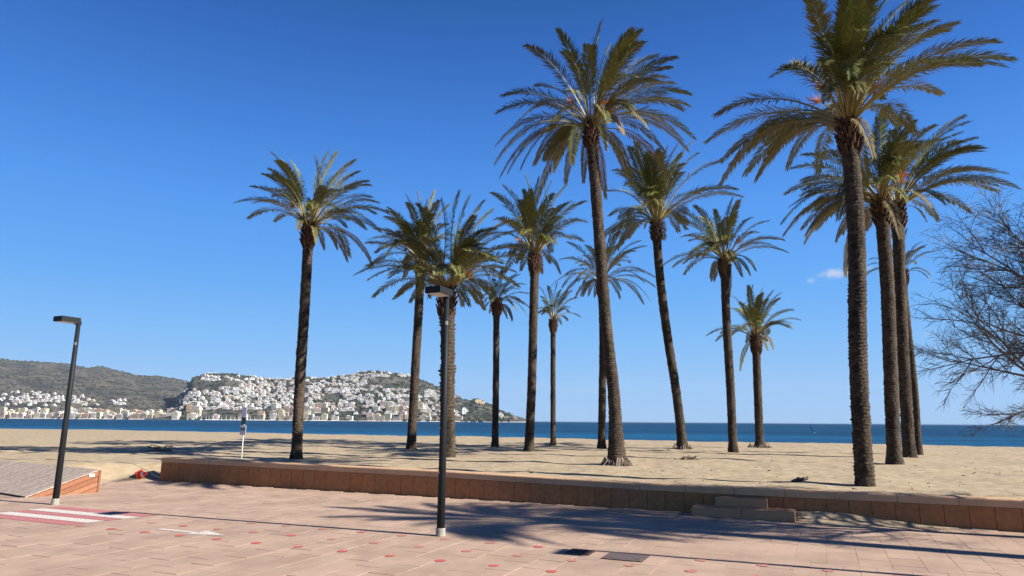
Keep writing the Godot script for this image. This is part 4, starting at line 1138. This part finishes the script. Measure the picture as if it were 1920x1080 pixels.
func build_palm(d: Dictionary) -> void:
	var rng := RandomNumberGenerator.new()
	rng.seed = d.seed
	var foot: Vector3 = d.path[0]
	var t := base("palm_tree", foot)
	tag(t, d.label, "palm tree", "palms on the beach")
	part("trunk", trunk_mesh(d, rng), M.trunk, t)
	var top: Vector3 = d.path[-1] - foot
	# the boss of cut leaf stalks under the fronds
	var q := Shape.new()
	var r: float = d.radius
	var stubs := 64
	for i in stubs:
		var k := i / float(stubs)
		var a := i * 2.39996
		var y := lerpf(-0.75, 0.25, k) * (r / 0.24)
		var out := Vector3(cos(a), 0, sin(a))
		var p := top + out * r * (0.95 + 0.22 * sin(k * PI)) + Vector3.UP * y
		var dir := (out * lerpf(0.55, 0.8, k) + Vector3.UP).normalized()
		var g := rng.randf_range(0.6, 1.4)
		q.tint = Color(0.075 * g, 0.040 * g, 0.024 * g)
		q.tube(p - dir * 0.10, p + dir * rng.randf_range(0.08, 0.20), 0.055, 0.02, 5)
	q.tint = Color(0.05, 0.03, 0.02)
	q.tube(top + Vector3(0, -0.5, 0), top + Vector3(0, 0.35, 0), r * 1.08, r * 0.6, 10)
	var crown := part("crown", q.mesh(), M.boss, t)
	var tips: Array = d.tips
	var fronds := []
	for v in tips:
		fronds.append([v, 0])
	# more fronds between the ones that make the outline, turned towards and away from the promenade
	var by_angle := tips.duplicate()
	by_angle.sort_custom(func(a, b): return atan2(a.y, a.x) < atan2(b.y, b.x))
	var l: float = d.frond
	for i in int(d.fill * d.get("full", 1.7)):
		var k := rng.randi() % by_angle.size()
		var a: Vector3 = by_angle[k]
		var b: Vector3 = by_angle[(k + 1) % by_angle.size()]
		var flat := Vector2(a.x, a.y).lerp(Vector2(b.x, b.y), rng.randf()) * rng.randf_range(0.3, 0.88)
		var reach := l * rng.randf_range(0.78, 0.98)
		var deep := sqrt(maxf(0.0, reach * reach - flat.length_squared()))
		if flat.y < -0.2:
			deep = minf(deep, l * 0.6)
		fronds.append([Vector3(flat.x, flat.y, deep * (1.0 if i % 2 else -1.0)), 1])
	var pairs: int = d.get("pairs", 116)
	for f in fronds:
		var tip: Vector3 = f[0]
		var climb := tip.normalized().y
		var old := smoothstep(0.15, -0.65, climb + rng.randf_range(-0.15, 0.15))
		var green := Color(0.108, 0.120, 0.034).lerp(Color(0.180, 0.168, 0.062), rng.randf())
		green *= rng.randf_range(0.7, 1.3)
		green = green.lerp(Color(0.21, 0.15, 0.085) * rng.randf_range(0.7, 1.2), old * 0.75 if rng.randf() < 0.5 else old * 0.2)
		var start := Vector3(tip.x, 0, tip.z).normalized() * r * 0.75 + Vector3.UP * (0.1 + 0.25 * climb)
		part("frond", frond_mesh(tip - start, green, rng, pairs, clampf(old * 0.8, 0.0, 0.7)), M.frond, crown, Transform3D(Basis.IDENTITY, top + start))
	# stalks of ripening fruit
	for i in int(d.get("fruit", 0)):
		var s := Shape.new()
		var a := rng.randf_range(-0.4, PI + 0.4)
		var p := top + Vector3(cos(a) * r * 0.8, 0.2, sin(a) * r * 0.8)
		var e := p + Vector3(cos(a) * 0.5, rng.randf_range(0.45, 0.9), sin(a) * 0.5)
		s.tube(p, e, 0.014, 0.010, 5)
		for j in 44:
			var w := Vector3(rng.randf_range(-1, 1), rng.randf_range(-0.7, 0.5), rng.randf_range(-1, 1)).normalized() * 0.2
			s.tube(e - Vector3(0, 0.05, 0), e + Vector3(cos(a) * 0.12, 0.1, sin(a) * 0.12) + w * rng.randf_range(0.5, 1.5), 0.008, 0.006, 3)
		part("fruit_stalk", s.mesh(), M.fruit, crown)
	if d.has("roots"):
		var s := Shape.new()
		var wide: float = r * (1.0 + d.get("bulge", 0.35))
		for i in int(d.roots):
			var a := rng.randf() * TAU
			var g := rng.randf_range(0.6, 1.5)
			s.tint = Color(0.21 * g, 0.165 * g, 0.12 * g)
			var y := 0.03 + 0.26 * pow(rng.randf(), 1.6)
			var o := Vector3(cos(a), 0, sin(a))
			s.tube(o * wide * 0.92 + Vector3.UP * y, o * (wide + rng.randf_range(0.0, 0.20)) + Vector3(rng.randf_range(-0.06, 0.06), -0.05, rng.randf_range(-0.06, 0.06)), 0.022, 0.012, 4)
		part("root_fringe", s.mesh(), M.boss, t)

# ---------------------------------------------------------------- tamarisk
func grow(wood: Shape, leaf: Shape, rng: RandomNumberGenerator, p: Vector3, dir: Vector3, l: float, r: float, depth: int) -> void:
	var q := p
	var d := dir
	var steps := 3
	for i in steps:
		var e := q + d * l / steps
		wood.tint = Color(0.165, 0.138, 0.115)
		wood.tube(q, e, r * (1.0 - 0.18 * i), r * (1.0 - 0.18 * (i + 1)), 5 if depth > 2 else 3, false)
		q = e
		d = (d + Vector3(rng.randf_range(-0.22, 0.22), rng.randf_range(-0.16, 0.2), rng.randf_range(-0.22, 0.22))).normalized()
		if depth <= 2:
			for k in (3 if depth == 1 else 1):
				var w := (d * 0.8 + Vector3(rng.randf_range(-1, 1), rng.randf_range(-0.9, 0.9), rng.randf_range(-1, 1))).normalized()
				var ll := rng.randf_range(0.10, 0.26)
				var s := w.cross(Vector3(0.3, 0.2, 1)).normalized() * 0.0045
				var g := rng.randf_range(0.6, 1.4)
				leaf.tint = Color(0.105 * g, 0.096 * g, 0.066 * g)
				var m := q - d * l / steps * rng.randf()
				var h := m + w * ll * 0.55
				leaf.tri(m, h + s, h - s)
				leaf.tri(h + s, h + w * ll * 0.5 + Vector3(0.0, -0.02, 0), h - s)
		if depth > 1 and i < steps:
			for k in (2 if depth > 2 or rng.randf() < 0.8 else 1):
				var side := Vector3(rng.randf_range(-1, 1), rng.randf_range(-0.35, 0.9), rng.randf_range(-1, 1))
				side = (side - d * side.dot(d)).normalized()
				var w := (d * rng.randf_range(0.7, 1.1) + side * rng.randf_range(0.5, 0.9)).normalized()
				grow(wood, leaf, rng, q, w, l * rng.randf_range(0.42, 0.62), r * 0.5, depth - 1)
	if depth > 1:
		grow(wood, leaf, rng, q, d, l * 0.55, r * 0.45, depth - 1)

func build_tamarisk() -> void:
	var rng := RandomNumberGenerator.new()
	rng.seed = 2024
	var t := base("tamarisk_tree", Vector3(11.25, 0, -11.3))
	tag(t, "feathery grey branched tamarisk reaching in from the right edge", "tree")
	var wood := Shape.new()
	wood.tint = Color(0.12, 0.095, 0.075)
	wood.tube(Vector3(0, -0.1, 0), Vector3(-0.1, 1.1, 0.1), 0.19, 0.15, 10)
	wood.tube(Vector3(-0.1, 1.1, 0.1), Vector3(-0.15, 2.5, 0.05), 0.15, 0.11, 10)
	part("trunk", wood.mesh(true), M.bark, t)
	var limbs := [[-0.95, 0.42, 0.15, 1.75], [-0.9, 0.72, -0.25, 1.8], [-0.62, 1.0, 0.3, 1.85], [-0.3, 1.1, -0.2, 1.95], [-0.85, 0.6, 0.6, 1.6], [-0.9, 0.42, -0.5, 1.65], [0.35, 0.9, 0.4, 1.8], [0.7, 0.6, -0.4, 1.6], [0.0, 0.7, 0.9, 1.5], [-0.1, 0.7, -0.9, 1.5], [-0.75, 0.9, -0.55, 1.9]]
	var twigs := Shape.new()
	var leaf := Shape.new()
	for k in limbs:
		grow(twigs, leaf, rng, Vector3(-0.12, 1.9 + rng.randf_range(0.0, 0.7), 0.06), Vector3(k[0], k[1], k[2]).normalized(), k[3] * 1.3, 0.055, 4)
	part("branches", twigs.mesh(), M.twig, t)
	part("foliage", leaf.mesh(), M.twig, t)

# ---------------------------------------------------------------- the scene
func _ready() -> void:
	var cam := Camera3D.new()
	cam.name = "camera"
	cam.position = Vector3(0, EYE, 0)
	cam.rotation_degrees = Vector3(11.05, 0, 0.42)
	cam.fov = 45.75
	cam.near = 0.1
	cam.far = 60000.0
	add_child(cam)
	cam.current = true
	var env := Environment.new()
	env.background_mode = Environment.BG_SKY
	var sky := Sky.new()
	var air := PanoramaSkyMaterial.new()
	air.panorama = make_sky()
	sky.sky_material = air
	env.sky = sky
	env.tonemap_mode = Environment.TONE_MAPPER_LINEAR
	env.tonemap_exposure = 2.4
	env.background_energy_multiplier = 0.39
	env.sdfgi_enabled = true
	env.ssao_enabled = true
	env.ssil_enabled = true
	env.fog_enabled = true
	env.fog_density = 0.00002
	env.fog_light_color = Color(0.80, 0.88, 0.98)
	var we := WorldEnvironment.new()
	we.name = "environment"
	we.environment = env
	add_child(we)
	var sun := DirectionalLight3D.new()
	sun.name = "sun"
	var az := deg_to_rad(21.75)
	var el := deg_to_rad(29.4)
	add_child(sun)
	sun.look_at_from_position(Vector3.ZERO, Vector3(-cos(el) * cos(az), -sin(el), -cos(el) * sin(az)))
	sun.light_energy = 1.6
	sun.light_color = Color(1.0, 0.985, 0.955)
	sun.light_angular_distance = 0.53
	sun.shadow_enabled = true
	noise.seed = 3
	noise.frequency = 1.0
	noise.fractal_octaves = 3
	noise2.seed = 4
	noise2.frequency = 1.0
	noise2.fractal_octaves = 2
	make_materials()
	print("materials ", Time.get_ticks_msec())
	build_promenade()
	build_beach()
	build_sea()
	print("ground ", Time.get_ticks_msec())
	build_hill("far_ridge", FAR_RIDGE, 2750.0, 5000.0, -1.9, -0.336, 220, Color(0.058, 0.054, 0.042), Color(0.172, 0.138, 0.096), -0.03)
	build_hill("town_hill", TOWN_RIDGE, 2600.0, 3300.0, -0.525, 0.0244, 200, Color(0.055, 0.060, 0.046), Color(0.165, 0.145, 0.105), -0.1)
	build_town()
	print("town ", Time.get_ticks_msec())
	build_wall()
	build_lamp(12.905, -5.086, "dark street lamp on the paving in front of the wall middle")
	build_lamp(3.252, -5.264, "dark street lamp beside the painted crossing and wooden ramp")
	build_lamp(22.55, -4.9, "dark street lamp beyond the right edge whose shadow crosses the paving")
	build_ramp()
	for d in PALMS:
		build_palm(d)
	print("palms ", Time.get_ticks_msec())
	build_tamarisk()
	print("tamarisk ", Time.get_ticks_msec())
	build_small_things()
